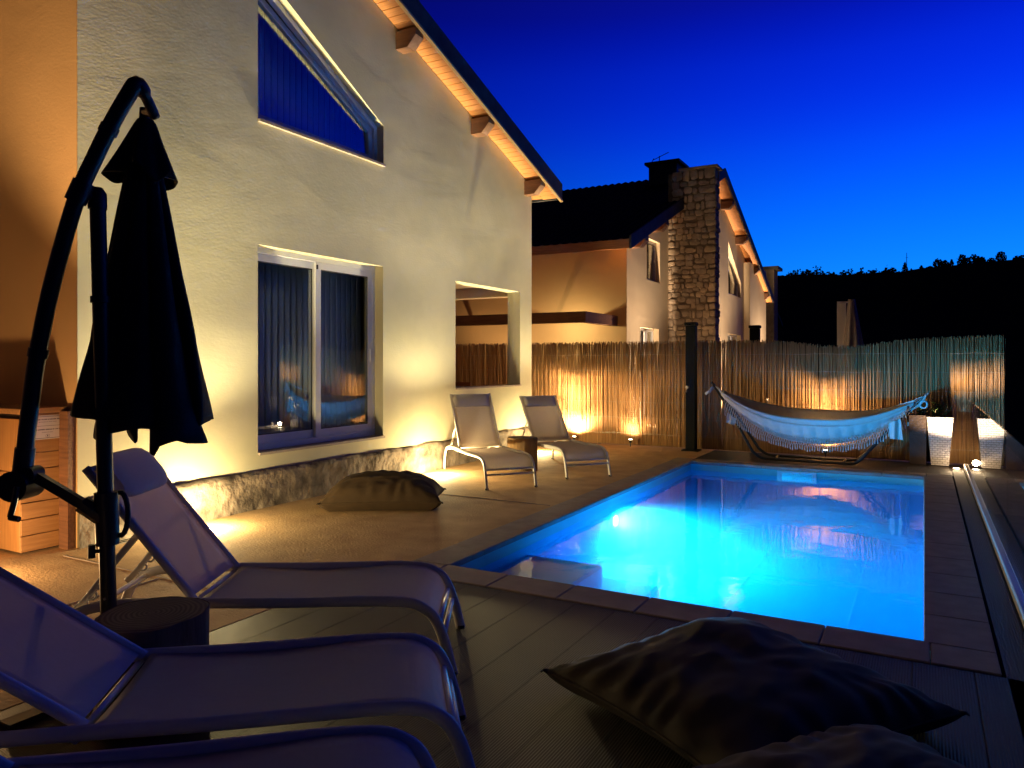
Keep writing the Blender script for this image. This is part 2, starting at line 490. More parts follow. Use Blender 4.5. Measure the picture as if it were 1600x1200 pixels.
deck_bm = MB().box(-3.47, 0.60, -4.0, 4.20, -0.4, -0.012).box(0.345, 0.60, 4.20, 12.62, -0.4, -0.012).box(-3.098, 0.345, 11.36, 12.62, -0.4, -0.012)
deck = tag(deck_bm.build('deck', 'deck'), 'dark grooved composite deck around the near side of the pool', kind='structure')
BW = 0.262
bd = MB().box(0, BW - 0.003, -4.0, 4.205, -0.0115, 0.0, 0.002)
first = bd.build('deck_board', 'deck', deck, loc=(-3.455, 0, 0))
x = -3.455 + BW
while x < 0.30:
    copy_of(first, deck, (x, 0, 0)); x += BW
sx0 = x
MB().box(0.345, 0.485, -4.0, 12.6, -0.0115, 0.0, 0.002).build('deck_board', 'deck', deck)
fb = MB().box(0, BW - 0.003, 11.352, 12.6, -0.0115, 0.0, 0.002).build('deck_board', 'deck', deck, loc=(-3.09, 0, 0))
x = -3.09 + BW
while x < 0.08:
    copy_of(fb, deck, (x, 0, 0)); x += BW

# ------------------------------------------------------------------ the pool
PX0, PX1, PY0, PY1 = -3.06, 0.03, 4.52, 11.04
WZ, FZ = -0.12, -0.66
pool = thing('swimming_pool', 'rectangular pool lit bright blue from within, beside the deck', 'pool', (0, 0, 0))
b = MB()
T = 0.12
def wall_pair(z0, z1, th):
    m = MB()
    m.box(PX0 - th, PX0, PY0 - th, PY1 + th, z0, z1)
    m.box(PX1, PX1 + th, PY0 - th, PY1 + th, z0, z1)
    m.box(PX0, PX1, PY0 - th, PY0, z0, z1)
    m.box(PX0, PX1, PY1, PY1 + th, z0, z1)
    return m
bas = wall_pair(FZ - 0.1, WZ - 0.012, T)
bas.box(PX0, PX1, PY0, PY1, FZ - 0.1, FZ)
bas.build('basin', 'liner', pool)
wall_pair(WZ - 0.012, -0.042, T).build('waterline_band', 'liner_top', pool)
MB().box(PX0, PX0 + 0.72, PY0, PY0 + 1.25, FZ, -0.20, 0.02).build('step', 'liner', pool)
MB().box(PX0, PX0 + 1.08, PY0, PY0 + 1.65, FZ, -0.42, 0.02).build('step', 'liner', pool)
for xx in (-1.55, -0.55):
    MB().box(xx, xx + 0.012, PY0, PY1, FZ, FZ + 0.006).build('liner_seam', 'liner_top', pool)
# skimmer in the far wall
sk = MB().holed([[(-1.82, -0.20), (-1.30, -0.20), (-1.30, -0.048), (-1.82, -0.048)], [(-1.76, -0.185), (-1.36, -0.185), (-1.36, -0.075), (-1.76, -0.075)]], 'y', PY1 - 0.02, PY1 - 0.002).build('skimmer', 'white_plastic', pool)
MB().box(-1.76, -1.36, PY1 - 0.010, PY1 - 0.004, -0.185, -0.075).build('skimmer_flap', 'steel', sk)
# the pool lamp on the long wall
def pool_lamp(x, y, z, sx, sy, e, proud=0.03):
    P = lambda d: (x + sx * d, y + sy * d, z)
    o = MB().tube([P(-0.02), P(proud + 0.001)], 0.085, 20).build('pool_lamp', 'white_plastic', pool, smooth='auto')
    MB().tube([P(proud + 0.0015), P(proud * 1.3 + 0.002)], 0.055, 20).build('lens', 'lens_pool', o)
    bulb(pool, 'pool_bulb', 'SPOT', P(0.07), e, (0.012, 0.42, 1.0), (sx, sy, 0.0), R(176), 1.0, 0.08)
pool_lamp(PX0, 7.83, -0.29, 1, 0, 5200)
# coping slabs
CW = 0.30
def slab(x0, x1, y0, y1):
    MB().box(x0 + 0.002, x1 - 0.002, y0 + 0.002, y1 - 0.002, -0.04, 0.006, 0.006).build('coping_slab', 'coping', pool)
n = 6
for i in range(n):
    w = (PX1 - PX0) / n
    slab(PX0 + i * w, PX0 + (i + 1) * w, PY0 - CW, PY0 + 0.015)
    slab(PX0 + i * w, PX0 + (i + 1) * w, PY1 - 0.015, PY1 + CW)
n = 13
for i in range(n):
    w = (PY1 - PY0) / n
    slab(PX0 - CW, PX0 + 0.015, PY0 + i * w, PY0 + (i + 1) * w)
    slab(PX1 - 0.032, PX1 + CW, PY0 + i * w, PY0 + (i + 1) * w)
for cx, cy in ((PX0 - CW, PY0 - CW), (PX1, PY0 - CW), (PX0 - CW, PY1), (PX1, PY1)):
    slab(cx, cx + CW, cy, cy + CW)
def water_material(surface):
    m = glassy('pool_water', (0.80, 0.97, 1.0), ripple=0.12, f0=0.02) if surface else bpy.data.materials.new('pool_water_side')
    if not surface:
        m.use_nodes = True
        m.node_tree.nodes.clear()
        o = m.node_tree.nodes.new('ShaderNodeOutputMaterial'); tr = m.node_tree.nodes.new('ShaderNodeBsdfTransparent')
        m.node_tree.links.new(tr.outputs[0], o.inputs[0])
    n = m.node_tree.nodes
    o = [q for q in n if q.type == 'OUTPUT_MATERIAL'][0]
    vs = n.new('ShaderNodeVolumePrincipled')
    vs.inputs['Color'].default_value = (0.25, 0.88, 1.0, 1)
    vs.inputs['Density'].default_value = 0.45
    vs.inputs['Anisotropy'].default_value = 0.75
    m.node_tree.links.new(vs.outputs[0], o.inputs['Volume'])
    return m
wtr = MB().box(PX0 + 0.001, PX1 - 0.001, PY0 + 0.001, PY1 - 0.001, FZ + 0.002, WZ).build('pool_water', water_material(True))
wtr.data.materials.append(water_material(False))
for p_ in wtr.data.polygons:
    p_.material_index = 0 if p_.normal.z > 0.5 else 1
tag(wtr, 'calm blue lit water in the pool', kind='structure')

# ================================================================== VILLA (near)
FX = -5.95
villa = thing('villa', 'cream plastered villa with sliding door beside the pool', 'house', (0, 0, 0))
def soff(y): return 5.89 - 0.336 * (y - 7.38)
Y0, Y1 = 3.50, 11.39
door = [(5.345, 0.54), (7.35, 0.54), (7.35, 2.70), (5.345, 2.70)]
hole = [(9.0, 1.09), (10.97, 1.09), (10.97, 2.675), (9.0, 2.675)]
gwin = [(5.345, 3.955), (7.36, 3.955), (7.36, 4.47), (5.345, 5.58)]
w = MB()
w.holed([[(Y0, 0), (Y1, 0), (Y1, soff(Y1) - 0.004), (Y0, soff(Y0) - 0.004)], door, hole, gwin], 'x', FX - 0.24, FX)
w.build('facade_wall', 'plaster', villa)
w = MB()
# end wall towards the fence, with the open side of the covered patio
w.holed([[(-12.0, 0), (-9.4, 0), (-9.4, 2.63), (FX - 0.26, 2.63), (FX - 0.26, 2.64), (FX - 0.242, 2.64), (FX - 0.242, 4.5), (-12.0, 4.5)]], 'y', 11.14, 11.385)
w.box(-9.6, FX - 0.242, 8.40, 8.60, 0, 2.80)          # patio back wall
w.box(-9.6, -9.4, 8.60, 11.14, 0, 2.80)
w.box(-9.6, FX - 0.242, 8.60, 11.14, 2.80, 2.95)       # patio ceiling
w.build('patio_wall', 'plaster_n', villa)
w = MB()
w.box(-12.0, FX - 0.002, Y0 - 0.004, Y0 + 0.235, 0, 7.14)
w.build('side_wall', 'plaster_side', villa)
w = MB()
w.prism([(Y0 + 0.24, 0), (8.4, 0), (8.4, 5.4), (Y0 + 0.24, 7.0)], 'x', -12.0, -11.8)
w.box(-9.2, -9.0, Y0 + 0.24, 8.4, 0, 5.4)
w.prism([(-4.6, 0), (Y0, 0), (Y0, 7.15), (-4.6, 4.5)], 'x', -8.7, -8.5)
w.box(-12, -8.7, -4.6, -4.4, 0, 4.5)
w.build('rear_wall', 'plaster_n', villa)
# rough stone plinth
def plinth_fn(y0, y1, ztop, xface, depth):
    def f(u, v):
        y = y0 + u * (y1 - y0)
        zz = v * ztop
        nn = noise.noise(Vector((y * 3.1, zz * 4.0, 1.7))) * 0.024 + noise.noise(Vector((y * 9, zz * 10, 5.0))) * 0.012
        top = noise.noise(Vector((y * 2.0, 0, 9.0))) * 0.018
        return (xface + 0.045 + nn - (0.03 if v > 0.98 else 0), y, zz + (top if v > 0.98 else 0))
    return f
p = MB()
p.grid(plinth_fn(Y0 - 0.01, Y1 + 0.02, 0.385, FX, 0.05), 220, 14)
p.grid(lambda u, v: (FX + 0.045 + 0.02 * 0 - 0.05 * v + (noise.noise(Vector(((Y0 - 0.01 + u * (Y1 - Y0 + 0.03)) * 3.1, 0.385 * 4.0, 1.7))) * 0.024 + noise.noise(Vector(((Y0 - 0.01 + u * (Y1 - Y0 + 0.03)) * 9, 3.85, 5.0))) * 0.012 - 0.03) * (1 - v),
                      Y0 - 0.01 + u * (Y1 - Y0 + 0.03), 0.385 + noise.noise(Vector(((Y0 - 0.01 + u * (Y1 - Y0 + 0.03)) * 2.0, 0, 9.0))) * 0.018), 220, 1)
p.build('stone_plinth', 'stone', villa, smooth=True)
# roof
OX = FX + 0.35
r_ = MB()
def slope_slab(m, ya, yb, fn, x0, x1, dz0, dz1):
    m.prism([(ya, fn(ya) + dz0), (yb, fn(yb) + dz0), (yb, fn(yb) + dz1), (ya, fn(ya) + dz1)], 'x', x0, x1)
YR = 3.40
slope_slab(r_, YR, 11.86, soff, -12.4, OX - 0.03, 0.028, 0.24)
def soff_l(y): return soff(YR) - 0.336 * (YR - y)
slope_slab(r_, -5.0, YR, soff_l, -12.4, -8.1, 0.028, 0.24)
roof = r_.build('roof', 'tile', villa)
bg_ = MB(); slope_slab(bg_, YR, 11.875, soff, OX - 0.028, OX + 0.012, -0.02, 0.262)
bgo = bg_.build('barge_board', 'barge', villa)
tr = MB(); slope_slab(tr, YR, 11.885, soff, OX - 0.032, OX + 0.020, -0.052, -0.021)
tr.build('trim_strip', 'trim', bgo)
# soffit boards, each across the overhang
sl = math.hypot(1, 0.336)
bw = 0.125
sb = MB().box(FX + 0.001, OX - 0.034, 0.003, bw - 0.003, 0.0, 0.022, 0.003)
sb_o = None
k = 0
y = YR + 0.02
ang = -math.atan(0.336)
while y < 11.78:
    if sb_o is None:
        sb_o = sb.build('soffit_board', 'pine', roof)
        o = sb_o
    else:
        o = copy_of(sb_o, roof)
    o.location = (0, y, soff(y) + random.uniform(-0.001, 0.001)); o.rotation_euler = (ang, 0, 0)
    y += bw / sl
# eave soffit past the corner (runs back along the end wall)
es = MB(); slope_slab(es, 11.40, 11.80, soff, -12.3, FX - 0.002, 0.0, 0.022)
es.build('eave_soffit', 'pine', roof)
MB().box(-12.4, OX - 0.034, 11.865, 11.90, soff(11.88) - 0.0, soff(11.88) + 0.20).build('fascia', 'barge', roof)
# purlin ends with chamfered tips
def purlin(y, fn, x0, x1, parent, h=0.23, wd=0.17):
    z1 = fn(y) - 0.085 * 0.336 - 0.004
    z0 = z1 - h
    m = MB().prism([(x0, z0), (x1 - 0.13, z0), (x1, z0 + 0.14), (x1, z1), (x0, z1)], 'y', y - wd / 2, y + wd / 2)
    o = m.build('purlin', 'beam', parent)
    MB().add([(x1 - 0.127, y - wd / 2, z0 - 0.0), (x1 + 0.003, y - wd / 2, z0 + 0.138), (x1 + 0.003, y + wd / 2, z0 + 0.138), (x1 - 0.127, y + wd / 2, z0),
              (x1 - 0.130, y - wd / 2, z0 + 0.004), (x1 - 0.0, y - wd / 2, z0 + 0.142), (x1 - 0.0, y + wd / 2, z0 + 0.142), (x1 - 0.130, y + wd / 2, z0 + 0.004)],
             [(0, 1, 2, 3), (7, 6, 5, 4), (0, 4, 5, 1), (3, 2, 6, 7), (0, 3, 7, 4), (1, 5, 6, 2)]).build('cut_end', 'beam_end', o)
    return o
for y in (4.15, 5.9, 7.69, 9.50, 11.20):
    purlin(y, soff, FX + 0.001, OX - 0.035, villa)

# ---- sliding door
sd = MB()
FXI = FX - 0.13            # frame plane
dy0, dy1, dz0, dz1 = 5.345, 7.35, 0.54, 2.70
sd.holed([[(dy0 + .001, dz0 + .03), (dy1 - .001, dz0 + .03), (dy1 - .001, dz1 - .001), (dy0 + .001, dz1 - .001)],
          [(dy0 + 0.05, dz0 + 0.09), (dy1 - 0.05, dz0 + 0.09), (dy1 - 0.05, dz1 - 0.055), (dy0 + 0.05, dz1 - 0.055)]], 'x', FXI - 0.08, FXI)
sdo = sd.build('sliding_door', 'alu', villa)
MB().box(FX - 0.125, FX + 0.035, dy0 - 0.0, dy1 + 0.0, dz0 - 0.0 + 0.001, dz0 + 0.028).build('door_sill', 'plinth' if 'plinth' in M else 'coping', villa)
ym = 6.36
def sash(y0, y1, z0, z1, xf, parent, fw=0.075, d=0.035):
    o = MB().holed([[(y0, z0), (y1, z0), (y1, z1), (y0, z1)], [(y0 + fw, z0 + fw + 0.01), (y1 - fw, z0 + fw + 0.01), (y1 - fw, z1 - fw), (y0 + fw, z1 - fw)]], 'x', xf - d, xf).build('sash_frame', 'alu', parent)
    MB().box(xf - d / 2 - 0.004, xf - d / 2 + 0.004, y0 + fw - 0.004, y1 - fw + 0.004, z0 + fw + 0.006, z1 - fw + 0.004).build('pane', 'winglass', parent)
    g_ = MB().holed([[(y0 + fw, z0 + fw + .01), (y1 - fw, z0 + fw + .01), (y1 - fw, z1 - fw), (y0 + fw, z1 - fw)], [(y0 + fw + .012, z0 + fw + .022), (y1 - fw - .012, z0 + fw + .022), (y1 - fw - .012, z1 - fw - .012), (y0 + fw + .012, z1 - fw - .012)]], 'x', xf - d / 2 + 0.0045, xf - d / 2 + 0.012)
    g_.build('gasket', 'dark_metal', parent)
    return o
sash(dy0 + 0.052, ym + 0.02, dz0 + 0.092, dz1 - 0.057, FXI - 0.042, sdo, fw=0.08)
sash(ym - 0.05, dy1 - 0.052, dz0 + 0.092, dz1 - 0.057, FXI - 0.003, sdo, fw=0.08)
MB().box(FXI - 0.002, FXI + 0.012, ym - 0.045, ym - 0.028, dz1 - 0.14, dz1 - 0.09).build('latch', 'dark_metal', sdo)
MB().box(FXI - 0.002, FXI + 0.016, dy1 - 0.105, dy1 - 0.085, 1.50, 1.66, 0.004).build('handle', 'alu', sdo)
vb = MB().box(FXI - 0.30, FXI - 0.24, dy0, dy1, dz1 - 0.01, dz1 + 0.05).build('vertical_blind', 'alu', villa)
s0 = MB().add([(0, -0.052, 0), (0.006, -0.02, 0), (0.006, 0.02, 0), (0, 0.052, 0), (0, -0.052, 2.15), (0.006, -0.02, 2.15), (0.006, 0.02, 2.15), (0, 0.052, 2.15)],
              [(0, 1, 5, 4), (1, 2, 6, 5), (2, 3, 7, 6)])
sl_o = None
y = dy0 - 0.25
while y < dy1 + 0.02:
    if sl_o is None:
        sl_o = s0.build('blind_slat', 'blind', vb, smooth=True); solid(sl_o, 0.002); o = sl_o
    else:
        o = copy_of(sl_o, vb)
    o.location = (FXI - 0.27, y, dz0); o.rotation_euler = (0, 0, R(6 + random.uniform(-1.5, 1.5)))
    y += 0.094
MB().box(-8.9, FX - 0.25, Y0 + 0.25, 8.39, 0.3, 0.34).build('room_floor', 'room', villa)

# ---- slanted gable window
gx = FX - 0.10
def poly_off(poly, d):
    """inset a convex ccw polygon by d"""
    n = len(poly); out = []
    for i in range(n):
        p0 = Vector(poly[i - 1]); p1 = Vector(poly[i]); p2 = Vector(poly[(i + 1) % n])
        e1 = (p1 - p0).normalized(); e2 = (p2 - p1).normalized()
        n1 = Vector((-e1.y, e1.x)); n2 = Vector((-e2.y, e2.x))
        bis = (n1 + n2); bis = bis / max(bis.dot(n1), 0.2)
        out.append(tuple(p1 + bis * d))
    return out
def gable_window(parent, poly, gx, name='gable_window'):
    fr = MB().holed([poly_off(poly, 0.002), poly_off(poly, 0.06)], 'x', gx - 0.07, gx).build(name, 'alu', parent)
    sp = poly_off(poly, 0.062)
    sh = MB().holed([sp, poly_off(poly, 0.135)], 'x', -0.05, 0.0)
    # the sash hangs tilted inwards at the top, turning on its bottom rail
    zb = sp[0][1]
    tilt = R(3.2)
    def tl(m):
        m.v = [(gx - 0.018 + v[0] * math.cos(tilt) - (v[2] - zb) * math.sin(tilt), v[1], zb + (v[2] - zb) * math.cos(tilt) + v[0] * math.sin(tilt)) for v in m.v]
        return m
    so = tl(sh).build('sash_frame', 'alu', fr)
    tl(MB().prism(poly_off(poly, 0.131), 'x', -0.028, -0.02)).build('pane', 'winglass', so)
    return fr
gw = gable_window(villa, gwin, gx)
MB().box(FX - 0.098, FX + 0.035, 5.345 + .001, 7.36 - .001, 3.956, 3.985).build('window_sill', 'coping', villa)
gvb = MB().box(gx - 0.40, gx - 0.36, 5.0, 7.36, 3.90, 3.93).build('gable_blind', 'alu', villa)
y = 5.25
while y < 7.34:
    top = 5.58 - 0.551 * (y - 5.345) + 0.16
    o = MB().add([(0, -0.052, 0), (0.012, 0, 0), (0, 0.052, 0), (0, -0.052, top - 3.93 + 0.03), (0.012, 0, top - 3.93), (0, 0.052, top - 3.93 - 0.03)], [(0, 1, 4, 3), (1, 2, 5, 4)]).build('blind_slat', 'blind', gvb, smooth=True)
    solid(o, 0.002)
    o.location = (gx - 0.33 - 0.04, y, 3.935); o.rotation_euler = (0, 0, R(9))
    y += 0.094
# sill of the open patio window
MB().box(FX - 0.239, FX + 0.03, 9.002, 10.968, 1.091, 1.115).build('window_sill', 'coping', villa)

# ---- bar counter in the covered patio
cn = thing('bar_counter', 'dark topped bar counter with reddish wood edge seen through the patio window', 'counter', (-7.0, 10.35, 0))
MB().box(-1.6, 0.55, -0.22, 0.22, 1.05, 1.085).build('counter_top', 'counter', cn)
MB().box(-1.6, 0.30, 0.225, 0.25, 1.06, 1.15).build('back_rail', 'redwood', cn)
for xx in (-1.5, -0.5, 0.45):
    MB().box(xx - 0.04, xx + 0.04, -0.18, 0.18, 0, 1.05).build('leg', 'redwood', cn)

# ================================================================== UPLIGHTS
def uplight(x, y, label, energy, direction=(-0.30, 0, 1), size=R(150), col=WARM, group='recessed floor uplights along the villa wall', wash=None, glow=0.55):
    t = thing('floor_uplight', label, 'lamp', (x, y, 0.0), 0, group)
    MB().tube([(0, 0, 0.0005), (0, 0, 0.010)], 0.055, 20).build('bezel', 'steel', t, smooth='auto')
    MB().tube([(0, 0, 0.011), (0, 0, 0.014)], 0.036, 16).build('lens', 'lens', t)
    bulb(t, 'bulb', 'POINT', (0, 0, 0.10), energy * glow, (col[0], col[1] * 0.95, col[2] * 0.85), radius=0.04)
    # extra fan-shaped beams added to lift light up the wall: narrow across, wide along
    if wash:
        nrm, tilts = wash
        for (tilt, half, mult) in tilts:
            l = bpy.data.lights.new('extra_wash_beam', 'SPOT')
            l.energy = energy * mult; l.color = col; l.shadow_soft_size = 0.02
            l.spot_size = R(110); l.spot_blend = 1.0
            o = bpy.data.objects.new('extra_wash_beam', l); C.objects.link(o); o.parent = t; o.location = (0, 0, 0.03)
            nv_ = Vector((*nrm, 0)).normalized()
            d = (Vector((0, 0, 1)) * math.cos(R(tilt)) + nv_ * math.sin(R(tilt))).normalized()
            zc = -d
            xc = (nv_ - zc * nv_.dot(zc)).normalized()
            yc = zc.cross(xc)
            o.rotation_euler = Matrix((xc, yc, zc)).transposed().to_euler()
            o.scale = (math.tan(R(half)) / math.tan(R(55)), 1, 1)
    return t
WASH = [(5.0, 5.0, 35.0), (11.0, 9.0, 14.0)]
uplight(-5.62, 4.42, 'floor uplight glowing beside the reclined lounger by the villa wall', 58, glow=1.9, wash=((-1, 0), WASH))
uplight(-5.58, 8.11, 'floor uplight glowing between the floor cushion and the villa wall loungers', 50, glow=1.9, wash=((-1, 0), WASH))
uplight(-5.52, 10.90, 'floor uplight glowing behind the second far lounger near the cane fence', 50, glow=1.9, wash=((-1, 0), WASH))

def spike(x, y, label, energy, direction, size=R(110), z=0.10, col=WARM2):
    t = thing('garden_spotlight', label, 'lamp', (x, y, 0.0), 0, 'small spotlights at the foot of the cane fence')
    MB().tube([(0, 0, 0.002), (0, 0, z)], 0.008, 8).build('spike', 'dark_metal', t)
    MB().tube([(0, 0, z - 0.03), (0, 0, z + 0.025)], [0.022, 0.036], 14).build('housing', 'dark_metal', t)
    MB().tube([(0, 0, z + 0.026), (0, 0, z + 0.030)], 0.030, 14).build('lens', 'lens', t)
    bulb(t, 'bulb', 'SPOT', (0, 0, z + 0.04), energy, col, direction, size, 0.9, 0.02)
    o = bulb(t, 'extra_upper_beam', 'SPOT', (0, 0, z + 0.04), energy * 3.2, col, (0, 0.16, 1), R(56), 1.0, 0.02)  # extra spot, added so the light climbs higher up the fence
    o.data.spot_size = R(70)
    o.scale = (1, 0.22, 1)
    return t
FENY = 12.58
spike(-5.60, FENY - 0.17, 'brightest spotlight at the fence foot behind the second far lounger', 380, (0, 0.1, 1), size=R(160))
spike(-4.52, FENY - 0.16, 'dim spotlight at the fence foot left of the shower column', 45, (0, 0.1, 1), size=R(160))
spike(-1.33, FENY - 0.17, 'spotlight at the fence foot under the hammock', 170, (0, 0.1, 1), size=R(160))

# ================================================================== CANE FENCE
fence = thing('cane_fence', 'tall cane screen fence with uneven top across the end of the terrace', 'fence', (0, FENY, 0))
def fence_top(x):
    base = 1.84
    if x > -2.6: base -= 0.11 * math.exp(-((x + 1.1) / 0.75) ** 2)
    if x > 0.0: base += 0.02 * x
    return base
def canes(x0, x1, rows, rnd, step=0.0125):
    m = MB()
    for (yo, sk_) in rows:
        x = x0
        while x < x1:
            r = rnd.uniform(0.0042, 0.0078)
            h = fence_top(x) + rnd.uniform(-0.035, 0.03)
            lean = rnd.gauss(0, 0.010)
            bow = rnd.gauss(0, 0.007)
            yy = yo + rnd.uniform(-0.007, 0.007)
            if rnd.random() > sk_:
                m.tube([(x, yy, 0.015), (x + lean * 0.33 + bow, yy + rnd.uniform(-.006, .006), h * 0.33), (x + lean * 0.66 + bow, yy + rnd.uniform(-.006, .006), h * 0.66), (x + lean, yy, h)], [r, r, r * 0.95, r * 0.8], 5)
            x += step * rnd.uniform(0.75, 1.25)
    return m
rn = random.Random(3)
seg = [(-10.0, -7.6), (-7.6, -5.2), (-5.2, -2.8), (-2.8, -0.9), (-0.9, 1.0)]
for a, bb in seg:
    tag(canes(a, bb, [(0.0, 0.04), (0.016, 0.05), (0.032, 0.0)], rn).build('cane_roll', 'cane', fence, smooth=True), kind='stuff')
for z in (0.22, 0.50, 0.78, 1.06, 1.34, 1.62):
    pts = [(x * 0.1, -0.014 + 0.003 * math.sin(x * 1.7), z + 0.006 * math.sin(x * 0.9 + z * 5)) for x in range(-100, 11)]
    MB().tube(pts, 0.0016, 4).build('tie_wire', 'wire', fence)
for x in (-9.9, -7.6, -5.2, -0.9, 0.95):
    MB().box(x - 0.02, x + 0.02, 0.050, 0.090, 0, 1.72).build('fence_post', 'dark_metal', fence)

# ================================================================== NEIGHBOUR VILLA
nv = thing('villa', 'neighbouring villa with stone chimney and black roof behind the cane fence', 'house')
NY0, NY1, NR = 16.1, 32.0, 23.9
ns = 0.395
def nsoff(y):
    return 7.42 - ns * abs(y - NR)
nd1 = [(17.03, 0.05), (18.45, 0.05), (18.45, 2.33), (17.03, 2.33)]
nw1 = [(17.5, 3.52), (18.55, 3.52), (18.55, 4.56), (17.5, 4.56)]
nd2 = [(26.1, 0.3), (28.2, 0.3), (28.2, 2.48), (26.1, 2.48)]
nw2 = [(26.2, 3.87), (28.25, 3.87), (28.25, 4.40), (26.2, 5.68)]
w = MB()
w.holed([[(NY0, 0), (NY1, 0), (NY1, nsoff(NY1) - .003), (NR, nsoff(NR) - .003), (NY0, nsoff(NY0) - .003)], nd1, nw1, nd2, nw2], 'x', FX - 0.24, FX)
w.box(FX + 0.001, FX + 0.22, 28.75, NY1 + 0.02, 0, 5.25)
w.build('facade_wall', 'plaster_n', nv)
w = MB()
w.box(-16, FX - 0.002, NY0 - 0.004, NY0 + 0.235, 0, nsoff(NY0) - 0.01)
w.build('side_wall', 'plaster_side', nv)
MB().box(-16, FX - 0.242, NY1 - 0.25, NY1 - 0.003, 0, nsoff(NY1)).build('side_wall', 'plaster_n', nv)
# pantile roof, both slopes
NX = FX + 0.42
rf = MB()
for sgn, ye in ((-1, 15.2), (1, 32.55)):
    def fn(u, v, sgn=sgn, ye=ye):
        yy = NR + (ye - NR) * v
        xx = NX - 0.03 + (-16.4 - NX) * u
        row = (v * 26) % 1.0
        return (xx, yy, nsoff(yy) + 0.18 + 0.022 * math.cos(xx * 2 * math.pi / 0.24) + 0.012 * row)
    rf.grid(fn, 340, 52)
nro = rf.build('roof', 'tile', nv, smooth=True)
for sgn, ya, yb in ((-1, 15.2, NR), (1, NR, 32.55)):
    m = MB(); m.prism([(ya, nsoff(ya) + 0.024), (yb, nsoff(yb) + 0.024), (yb, nsoff(yb) + 0.15), (ya, nsoff(ya) + 0.15)], 'x', -16.4, NX - 0.03)
    m.build('roof_deck', 'beam', nro)
    m = MB(); m.prism([(ya, nsoff(ya) - 0.04), (yb, nsoff(yb) - 0.04), (yb, nsoff(yb) + 0.25), (ya, nsoff(ya) + 0.25)], 'x', NX - 0.028, NX + 0.02)
    m.build('barge_board', 'barge', nv)
MB().box(-16.4, NX - 0.03, 15.17, 15.198, nsoff(15.2) - 0.03, nsoff(15.2) + 0.17).build('fascia', 'pine', nro)
MB().prism([(15.2, nsoff(15.2)), (16.098, nsoff(16.098)), (16.098, nsoff(16.098) + 0.022), (15.2, nsoff(15.2) + 0.022)], 'x', -16.4, FX - 0.002).build('eave_soffit', 'pine', nro)
o1 = None
for ya, yb, s_ in ((15.25, NR, 1), (NR, 32.5, -1)):
    y = ya
    while y < yb - 0.05:
        m0 = MB().box(FX + 0.001, NX - 0.03, 0.004, 0.148, 0, 0.02) if o1 is None else None
        o = m0.build('soffit_board', 'pine', nro) if o1 is None else copy_of(o1, nro)
        o1 = o1 or o
        o.location = (0, y, nsoff(y)); o.rotation_euler = (math.atan(ns) * s_, 0, 0)
        y += 0.15 / math.hypot(1, ns)
for y in (16.35, 17.9, 25.2, 27.4, 29.6, 31.7):
    purlin(y, lambda q: nsoff(q) - 0.004, FX + (0.001 if y < 28.7 else 0.225), NX - 0.02, nv, h=0.26, wd=0.24)
# its windows and doors
def simple_window(parent, poly, gx, name):
    f = MB().holed([poly_off(poly, 0.002), poly_off(poly, 0.07)], 'x', gx - 0.06, gx).build(name, 'alu', parent)
    MB().prism(poly_off(poly, 0.066), 'x', gx - 0.035, gx - 0.027).build('pane', 'winglass', f)
    MB().prism(poly_off(poly, 0.02), 'x', gx - 0.30, gx - 0.26).build('blind', 'room', f)
    return f
simple_window(nv, nw1, FX - 0.12, 'window')
simple_window(nv, nw2, FX - 0.12, 'gable_window')
for nd in (nd1, nd2):
    f = simple_window(nv, nd, FX - 0.14, 'patio_door')
    ymid = (nd[0][0] + nd[1][0]) / 2
    MB().box(FX - 0.139, FX - 0.10, ymid - 0.09, ymid + 0.09, 0.12, nd[2][1] - 0.08).build('mullion', 'alu', f)
    MB().box(FX - 0.139, FX - 0.11, ymid - 0.45, ymid - 0.25, 1.95, 2.14).build('vent_plate', 'steel', f)
